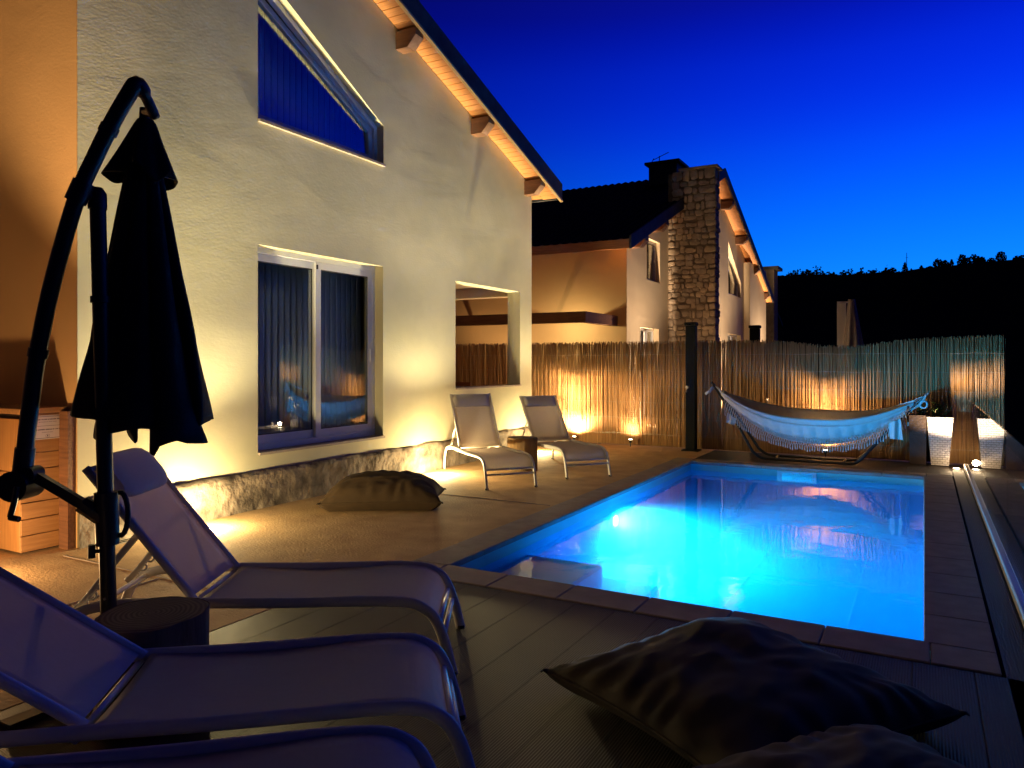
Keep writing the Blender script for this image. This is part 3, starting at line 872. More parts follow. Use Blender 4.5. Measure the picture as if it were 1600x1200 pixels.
# stone wing wall / chimney of the neighbour villa: every visible stone its own piece
CHY0, CHY1, CHX0, CHX1, CHZ = 19.2, 19.66, FX + 0.001, -4.68, 6.52
core = MB()
core.box(CHX0, CHX1 - 0.03, CHY0 + 0.04, CHY1, 0, CHZ - 0.04)
ch = core.build('stone_chimney', 'mortar', nv)
rs = random.Random(11)
rows_z = [0.0]
while rows_z[-1] < CHZ - 0.15:
    rows_z.append(rows_z[-1] + rs.uniform(0.10, 0.21))
rows_z[-1] = CHZ
def stone(x0, x1, z0, z1, y_face, parent, mname, rnd, axis='y', depth=0.12):
    """an irregular rounded stone: bulged polygon"""
    cx, cz = (x0 + x1) / 2, (z0 + z1) / 2
    hw, hh = (x1 - x0) / 2 - 0.004, (z1 - z0) / 2 - 0.004
    ring = []
    N = 11
    for k in range(N):
        a = 2 * math.pi * (k + rnd.uniform(-0.25, 0.25)) / N
        ca, sa = math.cos(a), math.sin(a)
        q = 1.0 / max(abs(ca) ** 6 + abs(sa) ** 6, 1e-4) ** (1 / 6)
        ring.append((cx + hw * ca * q * rnd.uniform(0.86, 1.02), cz + hh * sa * q * rnd.uniform(0.86, 1.02)))
    pr = rnd.uniform(0.01, 0.06)
    vs, fs = [], []
    for (sc_, dd) in ((1.0, depth), (1.0, -pr * 0.55), (0.80, -pr)):
        for (px, pz) in ring:
            qx, qz = cx + (px - cx) * sc_, cz + (pz - cz) * sc_
            e = dd + rnd.uniform(-0.008, 0.008)
            vs.append((qx, y_face + e, qz) if axis == 'y' else (y_face - e, qx, qz))
    for lv in range(2):
        for k in range(N):
            fs.append((lv * N + k, lv * N + (k + 1) % N, (lv + 1) * N + (k + 1) % N, (lv + 1) * N + k))
    vs.append((cx, y_face - pr * 1.1, cz) if axis == 'y' else (y_face + pr * 1.1, cx, cz))
    for k in range(N):
        fs.append((2 * N + k, 2 * N + (k + 1) % N, 3 * N))
    return MB().add(vs, fs).build('stone', mname, parent, smooth='auto')
for j in range(len(rows_z) - 1):
    z0, z1 = rows_z[j], rows_z[j + 1]
    x = CHX0 + (0.0 if z0 < 5.6 else 0.10)
    while x < CHX1 - 0.08:
        wd = rs.choice([rs.uniform(0.08, 0.15), rs.uniform(0.13, 0.27), rs.uniform(0.18, 0.36)])
        x1 = min(x + wd, CHX1)
        if CHX1 - x1 < 0.14: x1 = CHX1
        stone(x, x1, z0 + rs.uniform(-.04, .03), z1 + rs.uniform(-.03, .04), CHY0 + 0.045, ch, rs.choice(['chim', 'chim', 'chim2']), rs)
        x = x1
    y = CHY0 + 0.02
    while y < CHY1 - 0.02:
        y1 = min(y + rs.uniform(0.2, 0.3), CHY1)
        stone(y, y1, z0, z1, CHX1 - 0.04, ch, rs.choice(['chim', 'chim2']), rs, axis='x', depth=0.05)
        y = y1
MB().box(CHX0 + 0.30, CHX1 + 0.06, CHY0 - 0.06, CHY1 + 0.06, CHZ + 0.002, CHZ + 0.06, 0.01).build('cap_slab', 'coping', ch)
# dark chimney stack on the roof with aerial
st = MB().box(-7.55, -6.65, 22.4, 23.3, 6.4, 7.66).build('chimney_stack', 'barge', nv)
MB().box(-7.66, -6.55, 22.3, 23.4, 7.662, 7.74).build('chimney_cap', 'barge', st)
ae = MB()
ae.tube([(-7.3, 22.7, 7.74), (-7.3, 22.7, 8.0)], 0.015, 6)
ae.tube([(-7.5, 22.7, 7.90), (-7.0, 22.7, 8.08)], 0.012, 6)
ae.tube([(-7.6, 22.7, 7.76), (-7.48, 22.7, 7.95)], 0.012, 6)
ae.build('aerial', 'dark_metal', st)
# uplights of the neighbour villa
for x, y, e, lab in ((-5.62, 16.75, 75, 'uplight washing the near corner of the neighbouring villa'),
                     (-5.55, 20.6, 20, 'uplight behind the stone chimney of the neighbouring villa'),
                     (-5.55, 24.9, 105, 'uplight below the slanted window of the neighbouring villa'),
                     (-5.40, 30.6, 105, 'uplight at the far end of the neighbouring villa')):
    uplight(x, y, lab, e, direction=(-0.25, 0, 1), col=(1.0, 0.68, 0.40), group='uplights of the neighbouring villa', wash=((-1, 0), WASH), glow=1.3)
uplight(-8.9, 15.5, 'uplight on the side wall of the neighbouring villa beneath the pergola', 38, col=WARM2, group='uplights of the neighbouring villa', wash=((0, 1), [(14.0, 10.0, 12.0)]))

# pergola between the villas
pg = thing('pergola', 'dark beamed pergola against the side wall of the neighbouring villa', 'pergola')
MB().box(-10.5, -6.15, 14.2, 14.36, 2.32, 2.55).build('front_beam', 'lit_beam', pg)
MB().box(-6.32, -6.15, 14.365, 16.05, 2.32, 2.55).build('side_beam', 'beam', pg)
MB().box(-7.72, -7.56, 14.20, 14.36, 0, 2.315).build('post', 'beam', pg)
for k in range(4):
    x = -10.1 + k * 1.15
    MB().box(x, x + 0.07, 14.37, 16.05, 2.43, 2.555).build('rafter', 'pine_y', pg)
cl = thing('ceiling_lamp', 'lit flat lamp under the pergola roof', 'lamp', (-7.15, 15.2, 2.42))
MB().box(-0.45, 0.45, -0.06, 0.06, 0.0, 0.03).build('lamp_body', 'alu', cl)
MB().box(-0.43, 0.43, -0.05, 0.05, -0.006, -0.001).build('diffuser', 'lens', cl)
bulb(cl, 'bulb', 'POINT', (0, 0, -0.06), 55, WARM, radius=0.06)

# third villa, further down the row: unlit
tv = thing('villa', 'unlit villa with stone chimney farthest along the row', 'house')
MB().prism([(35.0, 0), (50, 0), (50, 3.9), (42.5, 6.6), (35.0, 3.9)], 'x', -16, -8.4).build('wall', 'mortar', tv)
MB().prism([(34.4, 3.72), (42.5, 6.66), (50.6, 3.72), (50.6, 3.95), (42.5, 6.9), (34.4, 3.95)], 'x', -16.4, -8.0).build('roof', 'tile', tv)
tc_ = MB().box(-6.398, -5.95, 35.2, 36.2, 0, 5.7).build('chimney', 'mortar', tv)
MB().box(-6.5, -5.75, 35.1, 36.3, 5.702, 5.84).build('chimney_cap', 'barge', tc_)
MB().box(-8.398, -6.40, 35.3, 36.1, 0, 3.6).build('chimney_shoulder', 'mortar', tv)

# ================================================================== THINGS ON THE TERRACE
# wooden cabinet in the corner
cb = thing('storage_cabinet', 'waist high wooden plank cabinet in the corner by the villa wall', 'cabinet', (0, 0, 0))
CX, CY0, CY1 = -6.09, 3.145, 3.490
MB().box(-7.6, CX - 0.02, CY0 + 0.02, CY1, 0.01, 1.09).build('carcass', 'planter_d', cb)
zz = 0.02
pk = None
k = 0
while zz < 1.06:
    hgt = 0.128
    MB().box(CX - 0.019, CX + random.uniform(-0.002, 0.003), CY0 + 0.0, CY1 - 0.002, zz, min(zz + hgt - 0.006, 1.085), 0.003).build('plank', 'cab', cb)
    zz += hgt; k += 1
zz = 0.02
for hgt in (0.62, 0.42):
    MB().box(-7.6, CX - 0.021, CY0 - 0.0, CY0 + 0.019, zz, zz + hgt - 0.006, 0.003).build('front_board', 'cab_x', cb)
    zz += hgt
MB().box(-7.62, CX + 0.02, CY0 - 0.02, CY1, 1.092, 1.135, 0.004).build('worktop', 'cab', cb)
MB().box(CX + 0.004, FX - 0.012, CY1 - 0.06, CY1 - 0.004, 0.0, 1.10).build('filler_strip', 'beam', cb)
# notice on the cabinet (print too small to read in the photograph)
sgn = thing('notice_sign', 'white printed notice with rounded blue border fixed to the wooden cabinet', 'sign', (CX + 0.006, 3.335, 0.0))
SY0, SY1, SZ0, SZ1 = -0.115, 0.125, 0.885, 1.075
MB().box(0, 0.004, SY0, SY1, SZ0, SZ1).build('plate', 'sign_w', sgn)
def rrect(y0, y1, z0, z1, r, n=5):
    out = []
    for (cy, cz, a0) in ((y1 - r, z1 - r, 0), (y0 + r, z1 - r, 90), (y0 + r, z0 + r, 180), (y1 - r, z0 + r, 270)):
        for k in range(n + 1):
            a = R(a0 + 90 * k / n)
            out.append((cy + r * math.cos(a), cz + r * math.sin(a)))
    return out
MB().holed([rrect(SY0 + .008, SY1 - .008, SZ0 + .008, SZ1 - .008, .03), rrect(SY0 + .0115, SY1 - .0115, SZ0 + .0115, SZ1 - .0115, .027)], 'x', 0.0042, 0.005).build('border', 'sign_k', sgn)
MB().box(0.0042, 0.005, SY0 + .01, SY1 - .01, 0.990, 0.9925).build('divider', 'sign_k', sgn)
def print_line(y0, y1, z, h, m):
    q = MB(); y = y0
    while y < y1:
        wl_ = random.uniform(0.003, 0.0052)
        q.box(0.0042, 0.0048, y, y + wl_, z, z + h * random.uniform(0.8, 1.0))
        y += wl_ + (0.0014 if random.random() > 0.14 else 0.005)
    q.build('print_line', m, sgn)
print_line(-0.085, 0.095, 1.038, 0.009, 'sign_k')
print_line(-0.065, 0.075, 1.020, 0.005, 'sign_g')
print_line(-0.090, 0.100, 0.958, 0.009, 'sign_k')
print_line(-0.040, 0.050, 0.938, 0.005, 'sign_g')
MB().holed([[(0.005 + 0.017 * math.cos(a * .5236), 0.912 + 0.014 * math.sin(a * .5236)) for a in range(12)], [(0.005 + 0.0145 * math.cos(a * .5236), 0.912 + 0.0115 * math.sin(a * .5236)) for a in range(12)]], 'x', 0.0042, 0.0048).build('emblem', 'sign_g', sgn)
MB().box(0.0042, 0.0048, 0.001, 0.008, 0.906, 0.919).build('emblem_mark', 'sign_k', sgn)
# lamp that lights the corner wall, left of the frame
uplight(-5.70, 2.45, 'floor uplight in front of the corner cabinet', 70, glow=1.1, col=(1.0, 0.62, 0.29), wash=((-0.35, 1), [(17.0, 10.0, 22.0), (9.0, 5.0, 40.0)]))

# slot drain along the plinth
dr = thing('slot_drain', 'narrow metal slot drain at the foot of the villa wall', 'drain', (-5.83, 3.60, 0))
MB().holed([[(-0.06, 0), (0.06, 0), (0.06, 0.95), (-0.06, 0.95)], [(-0.045, 0.015), (0.045, 0.015), (0.045, 0.935), (-0.045, 0.935)]], 'z', 0.0, 0.006).build('drain_frame', 'steel', dr)
MB().box(-0.045, 0.045, 0.015, 0.935, 0.0, 0.002).build('drain_bed', 'soil', dr)
g0 = MB().box(-0.044, 0.044, 0, 0.014, 0.0025, 0.0055).build('grate_bar', 'steel', dr, loc=(0, 0.03, 0))
for k in range(1, 24):
    copy_of(g0, dr, (0, 0.03 + k * 0.038, 0))

# ------------------------------------------------------------------ sun loungers
def make_lounger(label, back_deg=50, seat_len=1.24, pillow=False, group='white sun loungers with mesh slings'):
    t = thing('sun_lounger', label, 'sun lounger', group=group)
    W = 0.31
    def rail_path(y):
        return curve([(-0.66, y, 0.0), (-0.635, y, 0.16), (-0.56, y, 0.285), (-0.40, y, 0.335), (-0.10, y, 0.345), (0.4, y, 0.345), (seat_len - 0.22, y, 0.352),
                      (seat_len - 0.06, y, 0.315), (seat_len + 0.015, y, 0.215), (seat_len + 0.075, y, 0.0)], 6)
    for y in (-W, W):
        MB().tube(rail_path(y), 0.026, 10, flat=(0.55, 1.0)).build('side_rail', 'white_metal', t, smooth=True)
        for xx in (-0.66, seat_len + 0.075):
            MB().tube([(xx, y, 0.0), (xx, y, 0.018)], 0.021, 10).build('foot_cap', 'dark_metal', t)
    # seat sling, curling over the foot end
    prof = curve([(0.02, 0, 0.352), (0.45, 0, 0.336), (seat_len - 0.24, 0, 0.358), (seat_len - 0.07, 0, 0.322), (seat_len - 0.008, 0, 0.222)], 8)
    m = MB()
    npf = len(prof) - 1
    def sfn(u, v):
        p = prof[int(round(v * npf))]
        sag = -0.012 * (1 - (2 * u - 1) ** 2)
        return (p.x, (2 * u - 1) * (W - 0.004), p.z + sag)
    m.grid(sfn, 8, npf)
    solid(m.build('seat_sling', 'sling', t, smooth=True), 0.006)
    for xx, zz in ((seat_len + 0.002, 0.222), (seat_len + 0.026, 0.165), (-0.02, 0.325), (-0.52, 0.30)):
        MB().tube([(xx, -W, zz), (xx, W, zz)], 0.014, 8).build('cross_bar', 'white_metal', t, smooth=True)
    # backrest
    a = R(back_deg); L = 0.82
    def B(s, y, off=0.0):
        return (-s * math.cos(a) + off * math.sin(a), y, 0.352 + s * math.sin(a) + off * math.cos(a))
    bk = MB()
    bk.grid(lambda u, v: B(0.02 + v * (L - 0.03), (2 * u - 1) * (W - 0.03), -0.012 * (1 - (2 * u - 1) ** 2)), 8, 10)
    bo = solid(bk.build('backrest_sling', 'sling', t, smooth=True), 0.006)
    for y in (-W + 0.028, W - 0.028):
        MB().tube([B(0.0, y), B(L, y)], 0.022, 10, flat=(0.6, 1.0)).build('backrest_rail', 'white_metal', bo, smooth=True)
    MB().tube([B(L - 0.012, -W + 0.03), B(L - 0.012, W - 0.03)], 0.014, 8).build('top_bar', 'white_metal', bo, smooth=True)
    # adjustable prop: two curved straps with notch holes
    for y in (-W + 0.06, W - 0.06):
        p0 = Vector(B(0.42, y, -0.02)); p1 = Vector((-0.60, y, 0.285))
        s_ = MB()
        s_.tube(curve([p0, p0.lerp(p1, 0.35) + Vector((0.015, 0, 0.02)), p0.lerp(p1, 0.75) + Vector((-0.01, 0, -0.025)), p1], 5), 0.017, 6, flat=(0.35, 1.0))
        for k in range(4):
            q = p0.lerp(p1, 0.45 + 0.13 * k)
            ring = [(q.x + 0.022 * math.cos(w_), y, q.z - 0.028 + 0.022 * math.sin(w_)) for w_ in [i * math.pi / 5 for i in range(11)]]
            s_.tube(ring, 0.006, 5)
        s_.build('prop_strap', 'white_metal', t, smooth=True)
    if pillow:
        pw = MB()
        def pf(u, v):
            ang_ = u * 2 * math.pi
            cs, sn = math.cos(ang_), math.sin(ang_)
            e = 1 - abs(2 * v - 1) ** 8 * 0.25
            s = L - 0.10 + 0.13 * math.copysign(abs(cs) ** 0.7, cs) * e
            off = 0.035 + 0.036 * math.copysign(abs(sn) ** 0.8, sn) * e
            return B(s, (2 * v - 1) * 0.225, off)
        pw.grid(pf, 24, 14, closeu=True)
        n_ = len(pw.v)
        pw.f.append(tuple(range(23, -1, -1))); pw.f.append(tuple(range(n_ - 24, n_)))
        pw.build('head_pillow', 'sling', t, smooth='auto')
    else:
        hp = MB()
        hp.grid(lambda u, v: B(L - 0.20 + v * 0.19, (2 * u - 1) * (W - 0.06), 0.006 + 0.022 * math.sin(v * math.pi)), 8, 8)
        solid(hp.build('head_pad', 'sling', t, smooth=True), 0.008)
    return t
ang0 = R(29.1)
l1 = make_lounger('sun lounger with thick head pillow behind the closed parasol pole', 50.5, 1.17, pillow=True)
p = turned(-1.53, 3.84); l1.location = (p.x, p.y, 0.002); l1.rotation_euler = (0, 0, ang0 + R(0.4))
l2 = make_lounger('large foreground sun lounger at lower left beside the dark log', 34, 1.16)
p = turned(-1.385, 2.60); l2.location = (p.x, p.y, 0.002); l2.rotation_euler = (0, 0, ang0 + R(9.3))
l3 = make_lounger('nearest sun lounger cut off by the bottom edge of the photo', 34, 1.16)
p = turned(-1.36, 1.80); l3.location = (p.x, p.y, 0.002); l3.rotation_euler = (0, 0, ang0 + R(10.5))
def far_lounger(label, foot, head_deg, back):
    o = make_lounger(label, back, 1.10)
    d = R(head_deg + 180)
    o.rotation_euler = (0, 0, d)
    o.location = (foot[0] - math.cos(d) * 1.175, foot[1] - math.sin(d) * 1.175, 0.002)
far_lounger('white sun lounger with pale wooden log stool at its right, by the villa wall', (-4.25, 7.63), 140, 58)
far_lounger('white sun lounger farthest from the camera, near the cane fence', (-3.78, 8.83), 140, 50)

# ------------------------------------------------------------------ log stools
def log(name, label, loc, rad, h, mbark, seed, seg=40):
    rnd = random.Random(seed)
    ph = [rnd.uniform(0, 6.28) for _ in range(5)]
    def rr(a, z):
        return rad * (1 + 0.05 * math.sin(2 * a + ph[0]) + 0.035 * math.sin(3 * a + ph[1]) + 0.02 * math.sin(7 * a + ph[2]) + 0.012 * math.sin(13 * a + ph[3]) + 0.015 * noise.noise(Vector((math.cos(a) * 3, math.sin(a) * 3, z * 6 + seed))))
    t = thing(name, label, 'log stool', loc)
    m = MB()
    m.grid(lambda u, v: (rr(u * 6.28318, v) * math.cos(u * 6.28318), rr(u * 6.28318, v) * math.sin(u * 6.28318), v * h), seg, 10, closeu=True)
    m.build('bark', mbark, t, smooth=True)
    q = MB()
    q.grid(lambda u, v: (rr(u * 6.28318, 1) * v * 0.992 * math.cos(u * 6.28318), rr(u * 6.28318, 1) * v * 0.992 * math.sin(u * 6.28318), h + 0.004 - 0.006 * (v > 0.9) + 0.003 * math.sin(v * 25)), seg, 8, closeu=True)
    q.build('cut_top', 'logtop', t, smooth=True)
    return t
p = turned(-1.545, 3.17)
log('log_stool', 'dark tree stump stool standing between the two foreground loungers', (p.x, p.y, 0.001), 0.225, 0.42, 'bark', 5)
log('log_stool', 'pale wooden log stool between the two far loungers', (-4.86, 9.02, 0.001), 0.20, 0.45, 'bark_l', 8)

# ------------------------------------------------------------------ floor cushions
def cushion(label, loc, rotz, L, W, H, m, seed, peak=None, nx=84, ny=64, seam=True):
    rnd = random.Random(seed)
    t = thing('floor_cushion', label, 'cushion', loc, rotz, 'big canvas floor cushions')
    so = Vector((seed * 3.7, seed * 1.3, 0))
    def outline(s, q):
        # slightly pinched sides so the corners stick out
        x = s * (1 - 0.09 * (1 - q * q)); y = q * (1 - 0.10 * (1 - s * s))
        return x * L / 2, y * W / 2
    def zf(s, q):
        f = max(1 - abs(s) ** 3.0, 0) * max(1 - abs(q) ** 3.0, 0)
        z = H * f ** 0.55
        if peak:
            z += peak[2] * math.exp(-(((s - peak[0]) / peak[3]) ** 2 + ((q - peak[1]) / peak[3]) ** 2)) * f ** 0.3
        # radiating puckers by the seams and a few long folds
        edge = max(abs(s), abs(q))
        z += 0.020 * (edge ** 5) * f ** 0.4 * math.sin(26 * (s if abs(q) > abs(s) else q) + 5 * noise.noise(Vector((s * 2, q * 2, seed))))
        v = Vector((s * 1.6 + q * 0.9, q * 2.6 - s * 0.7, seed)) + so
        z += (0.055 * (0.5 - abs(noise.noise(v))) + 0.02 * noise.noise(v * 2.7)) * f ** 0.5 * (H / 0.3)
        return max(z, 0.0)
    rim = 0.09
    top = MB().grid(lambda u, v: (*outline(2 * u - 1, 2 * v - 1), rim + zf(2 * u - 1, 2 * v - 1)), nx, ny)
    top.build('top_cover', m, t, smooth=True)
    def side(u, v):
        k = u * 4
        e = int(k) % 4; f = (k - int(k)) * 2 - 1
        s, q = [(f, -1), (1, f), (-f, 1), (-1, -f)][e]
        x, y = outline(s, q)
        bul = 1 + 0.0 * v - 0.16 * (1 - v) ** 1.5
        return (x * bul, y * bul, rim * v)
    MB().grid(side, 120, 6, closeu=True).build('base_cover', m, t, smooth=True)
    if seam:
        pts = [Vector(side(k / 120, 1.0)) for k in range(121)]
        MB().tube(pts, 0.007, 6, caps=False).build('piping', m, t, smooth=True)
        for (s, q) in ((1, 1), (-1, 1), (1, -1), (-1, -1)):
            x, y = outline(s, q)
            MB().tube([(x * 0.985, y * 0.985, rim), (x * 1.005, y * 1.005, rim + 0.004), (x * 1.02, y * 1.02, rim - 0.006)], [0.020, 0.014, 0.009], 6, flat=(1.0, 0.5)).build('corner_tab', m, t, smooth=True)
    return t
cushion('brown floor cushion lying on the terrace in front of the sliding door', (-4.93, 6.12, 0.002), R(32), 1.22, 0.80, 0.235, 'bean', 4)
p = turned(0.98, 3.165)
cushion('dark olive floor cushion lying corner-on at the near edge of the pool', (p.x, p.y, 0.002), ang0 + R(30.7), 1.22, 1.20, 0.15, 'bean_dark', 9, peak=(0.25, 0.45, 0.06, 0.45))
p = turned(1.10, 2.16)
cushion('dark floor cushion nearest the camera at the bottom edge of the photo', (p.x, p.y, 0.002), ang0 + R(24), 1.06, 1.06, 0.17, 'bean_dark', 13)

# ------------------------------------------------------------------ closed cantilever parasol
um = thing('cantilever_parasol', 'closed black cantilever parasol with curved arm and crank in the foreground', 'parasol', turned(-1.845, 3.40))
def U(lat, d, z):       # local coordinates of the parasol, in its own turned frame
    return turned(lat, d, z) - turned(-1.845, 3.40)
MB().tube([U(-1.845, 3.40, 0.03), U(-1.905, 3.40, 2.25)], 0.034, 16).build('pole', 'dark_metal', um, smooth='auto')
MB().tube([U(-1.9055, 3.40, 2.20), U(-1.907, 3.40, 2.27), U(-1.907, 3.40, 2.30)], [0.040, 0.040, 0.022], 14).build('pole_cap', 'dark_metal', um, smooth='auto')
MB().tube([U(-1.892, 3.40, 1.77), U(-1.8925, 3.40, 1.80)], 0.042, 14).build('collar', 'dark_metal', um, smooth='auto')
arm_pts = [(-2.215, 0.96), (-2.185, 1.22), (-2.148, 1.50), (-2.098, 1.76), (-2.040, 1.99), (-1.965, 2.24), (-1.885, 2.42), (-1.80, 2.59), (-1.715, 2.735)]
arm = MB().tube(curve([U(a, 3.34, z) for a, z in arm_pts], 5), 0.036, 14).build('arm', 'dark_metal', um, smooth='auto')
def armcollar(i, f, r, ln=0.05):
    a0, z0 = arm_pts[i]; a1, z1 = arm_pts[i + 1]
    d = Vector((a1 - a0, z1 - z0)).normalized()
    c = Vector((a0 + (a1 - a0) * f, z0 + (z1 - z0) * f))
    MB().tube([U(c.x - d.x * ln, 3.34, c.y - d.y * ln), U(c.x + d.x * ln, 3.34, c.y + d.y * ln)], r, 14).build('arm_collar', 'dark_metal', arm, smooth='auto')
armcollar(2, 0.15, 0.042, 0.02); armcollar(5, 0.15, 0.046, 0.05); armcollar(6, 0.75, 0.041, 0.02); armcollar(0, 0.35, 0.042, 0.06)
MB().tube(curve([U(-1.735, 3.34, 2.70), U(-1.70, 3.35, 2.76), U(-1.685, 3.40, 2.72), U(-1.68, 3.48, 2.65)], 5), [0.036] * 5 + [0.034] * 5 + [0.024] * 6, 12).build('arm_tip', 'dark_metal', um, smooth=True)
MB().tube([U(-1.907, 3.40, 2.24), U(-1.955, 3.34, 2.27)], 0.026, 10).build('pivot', 'dark_metal', um, smooth='auto')
# crank drum, handle
dr_ = MB().tube([U(-2.215, 3.27, 0.945), U(-2.215, 3.41, 0.945)], 0.068, 20).build('crank_drum', 'dark_metal', um, smooth='auto')
MB().tube([U(-2.175, 3.25, 0.95), U(-2.18, 3.24, 0.885), U(-2.195, 3.235, 0.82)], 0.013, 8).tube([U(-2.196, 3.235, 0.818), U(-2.150, 3.225, 0.812)], 0.013, 8).build('crank_handle', 'dark_metal', dr_, smooth='auto')
# lower strut
s0_, s1_ = U(-2.155, 3.34, 0.985), U(-1.885, 3.385, 0.80)
MB().tube([s0_, s1_], 0.030, 4, flat=(0.9, 1.0)).build('strut', 'dark_metal', um)
MB().tube([U(-1.96, 3.37, 0.853), U(-1.86, 3.39, 0.775)], 0.040, 8).build('strut_socket', 'dark_metal', um)
MB().tube([U(-2.165, 3.30, 0.995), U(-2.165, 3.38, 0.995)], 0.032, 12).build('strut_joint', 'dark_metal', um, smooth='auto')
MB().tube([U(-1.865, 3.40, 0.90), U(-1.858, 3.40, 0.66)], [0.052, 0.05], 14).build('pole_clamp', 'dark_metal', um, smooth='auto')
ringp = [U(-1.80 + 0.035 * math.cos(a), 3.40, 0.80 + 0.10 * math.sin(a)) for a in [R(-100 + 20 * i) for i in range(11)]]
MB().tube(ringp, 0.012, 8).build('clamp_handle', 'dark_metal', um, smooth=True)
MB().tube([U(-1.86, 3.38, 0.635), U(-1.925, 3.37, 0.635)], 0.009, 8).tube([U(-1.915, 3.37, 0.605), U(-1.915, 3.37, 0.665)], 0.016, 10).build('thumb_screw', 'dark_metal', um, smooth='auto')
MB().tube([U(-1.8625, 3.365, 0.72), U(-1.8625, 3.360, 0.72)], 0.006, 6).build('rivet', 'steel', um)
MB().tube([U(-1.852, 3.365, 0.42), U(-1.852, 3.360, 0.42)], 0.006, 6).build('rivet', 'steel', um)
# cross foot under the pole
MB().box(-0.45, 0.45, -0.04, 0.04, 0.0, 0.03).build('cross_foot', 'dark_metal', um)
MB().box(-0.04, 0.04, -0.45, -0.041, 0.0, 0.03).box(-0.04, 0.04, 0.041, 0.45, 0.0, 0.03).build('cross_foot', 'dark_metal', um)
# folded canopy
cc = Vector(U(-1.80, 3.62, 0.0))
rc = random.Random(21)
NS = 8
fold_len = [rc.uniform(-0.12, 0.10) for _ in range(NS)]
def canopy_fn(u, v):
    a = u * 2 * math.pi
    k = u * NS
    i = int(k) % NS; f = k - int(k)
    ztop, zbot = 2.56, 1.20
    hem = fold_len[i] * (1 - f) + fold_len[(i + 1) % NS] * f
    hem -= 0.09 * (1 - abs(2 * f - 1)) ** 1.5 * (0.6 + 0.4 * math.sin(i * 2.1)) + 0.02 * math.sin(u * 61)
    z = ztop + (zbot + hem - ztop) * v
    rad = 0.050 + 0.175 * v ** 0.85
    sharp = 2 * abs(math.cos(NS / 2 * a + 0.45 * math.sin(3 * v + i))) ** 0.8 - 1
    fold = 1 + (0.30 * v ** 0.6) * sharp + 0.13 * v * math.sin(2 * a + 1.1) + 0.10 * v * math.sin(3 * a + 0.4) + 0.09 * v * noise.noise(Vector((math.cos(a) * 3, math.sin(a) * 3, v * 4)))
    fold += 0.05 * v * math.sin(19 * a + 4 * v)
    tw = a + 0.25 * v * math.sin(NS * a)
    return (cc.x + rad * fold * math.cos(tw), cc.y + rad * fold * math.sin(tw), z)
can = MB().grid(canopy_fn, 128, 40, closeu=True).build('canopy', 'canvas', um, smooth=True)
solid(can, 0.004)
def vent_fn(u, v):
    a = u * 2 * math.pi
    rad = 0.035 + 0.095 * v ** 0.8
    fold = 1 + 0.30 * v * math.cos(3 * a + 0.9) + 0.16 * v * math.sin(5 * a) + 0.06 * v * math.sin(11 * a)
    return (cc.x + 0.01 + rad * fold * math.cos(a), cc.y + rad * fold * math.sin(a), 2.68 - 0.27 * v - 0.035 * v * math.cos(3 * a + 0.9) + 0.02 * v * math.sin(5 * a))
ve = solid(MB().grid(vent_fn, 96, 12, closeu=True).build('vent_flap', 'canvas', can, smooth=True), 0.004)
MB().tube([cc + Vector((0, 0, 2.74)), cc + Vector((0, 0, 2.60)), cc + Vector((0, 0, 1.25))], [0.022, 0.030, 0.022], 10).build('hub_pole', 'dark_metal', um, smooth='auto')
MB().tube([U(-1.68, 3.48, 2.66), U(-1.80, 3.62, 2.72)], 0.02, 8).build('hanger', 'dark_metal', um)

# ------------------------------------------------------------------ hammock and stand
HY = 11.88
hs = thing('hammock_stand', 'black steel tube hammock stand by the cane fence', 'hammock stand', (0, HY, 0))
for sy in (-0.24, 0.24):
    pts = [(-2.92, 0, 1.12), (-2.60, sy * 0.6, 0.66), (-2.28, sy, 0.13), (-2.16, sy, 0.045), (-2.02, sy, 0.028), (-1.5, sy, 0.028), (-0.98, sy, 0.028), (-0.86, sy, 0.045), (-0.76, sy, 0.13), (-0.38, sy * 0.6, 0.58), (0.02, 0, 1.02)]
    dense = [Vector(pts[0]), Vector(pts[1]), Vector(pts[2])] + curve(pts[2:5], 5)[1:] + [Vector(pts[5]), Vector(pts[6])] + curve(pts[6:9], 5)[1:] + [Vector(pts[9]), Vector(pts[10])]
    MB().tube(dense, 0.022, 10).build('tube_frame', 'dark_metal', hs, smooth=True)
for xx in (-1.98, -1.02):
    MB().tube([(xx, -0.24, 0.03), (xx, 0.24, 0.03)], 0.018, 8).build('cross_tube', 'dark_metal', hs, smooth=True)
MB().tube([(-2.92, 0, 1.12), (-2.965, 0, 1.17)], 0.024, 10).build('end_cap', 'white_plastic' if False else 'dark_metal', hs)
MB().tube([(0.02, 0, 1.02), (0.06, 0, 1.065)], 0.024, 10).build('end_cap', 'steel', hs)

hm = thing('hammock', 'white cotton hammock with crocheted fringe hung on the black stand', 'hammock', (0, HY, 0))
XA, ZA, XB, ZB = -2.88, 1.09, -0.02, 0.99
def edge_z(s):
    return ZA + (ZB - ZA) * s - (0.345 + 0.02 * math.sin(s * 9)) * (4 * s * (1 - s)) ** 0.95
def hammock_pt(s, t):
    """t = -1 near edge ... +1 far edge"""
    env = max(4 * s * (1 - s), 0.0)
    wdt = 0.02 + 0.40 * env ** 0.75
    dep = 0.03 + 0.41 * env ** 1.05
    ph = t * math.pi / 2
    fold = 0.016 * math.sin(t * 17 + 3 * math.sin(s * 4)) * (1 - env * 0.75)
    x = XA + (XB - XA) * s
    return Vector((x, wdt * math.sin(ph) * (1.06 - 0.15 * abs(t)) + fold * 0.5, edge_z(s) + 0.05 * t * env - dep * math.cos(ph) + fold))
hc = MB().grid(lambda u, v: hammock_pt(0.03 + 0.94 * u, 2 * v - 1), 90, 36).build('cloth', 'cloth', hm, smooth=True)
solid(hc, 0.006)
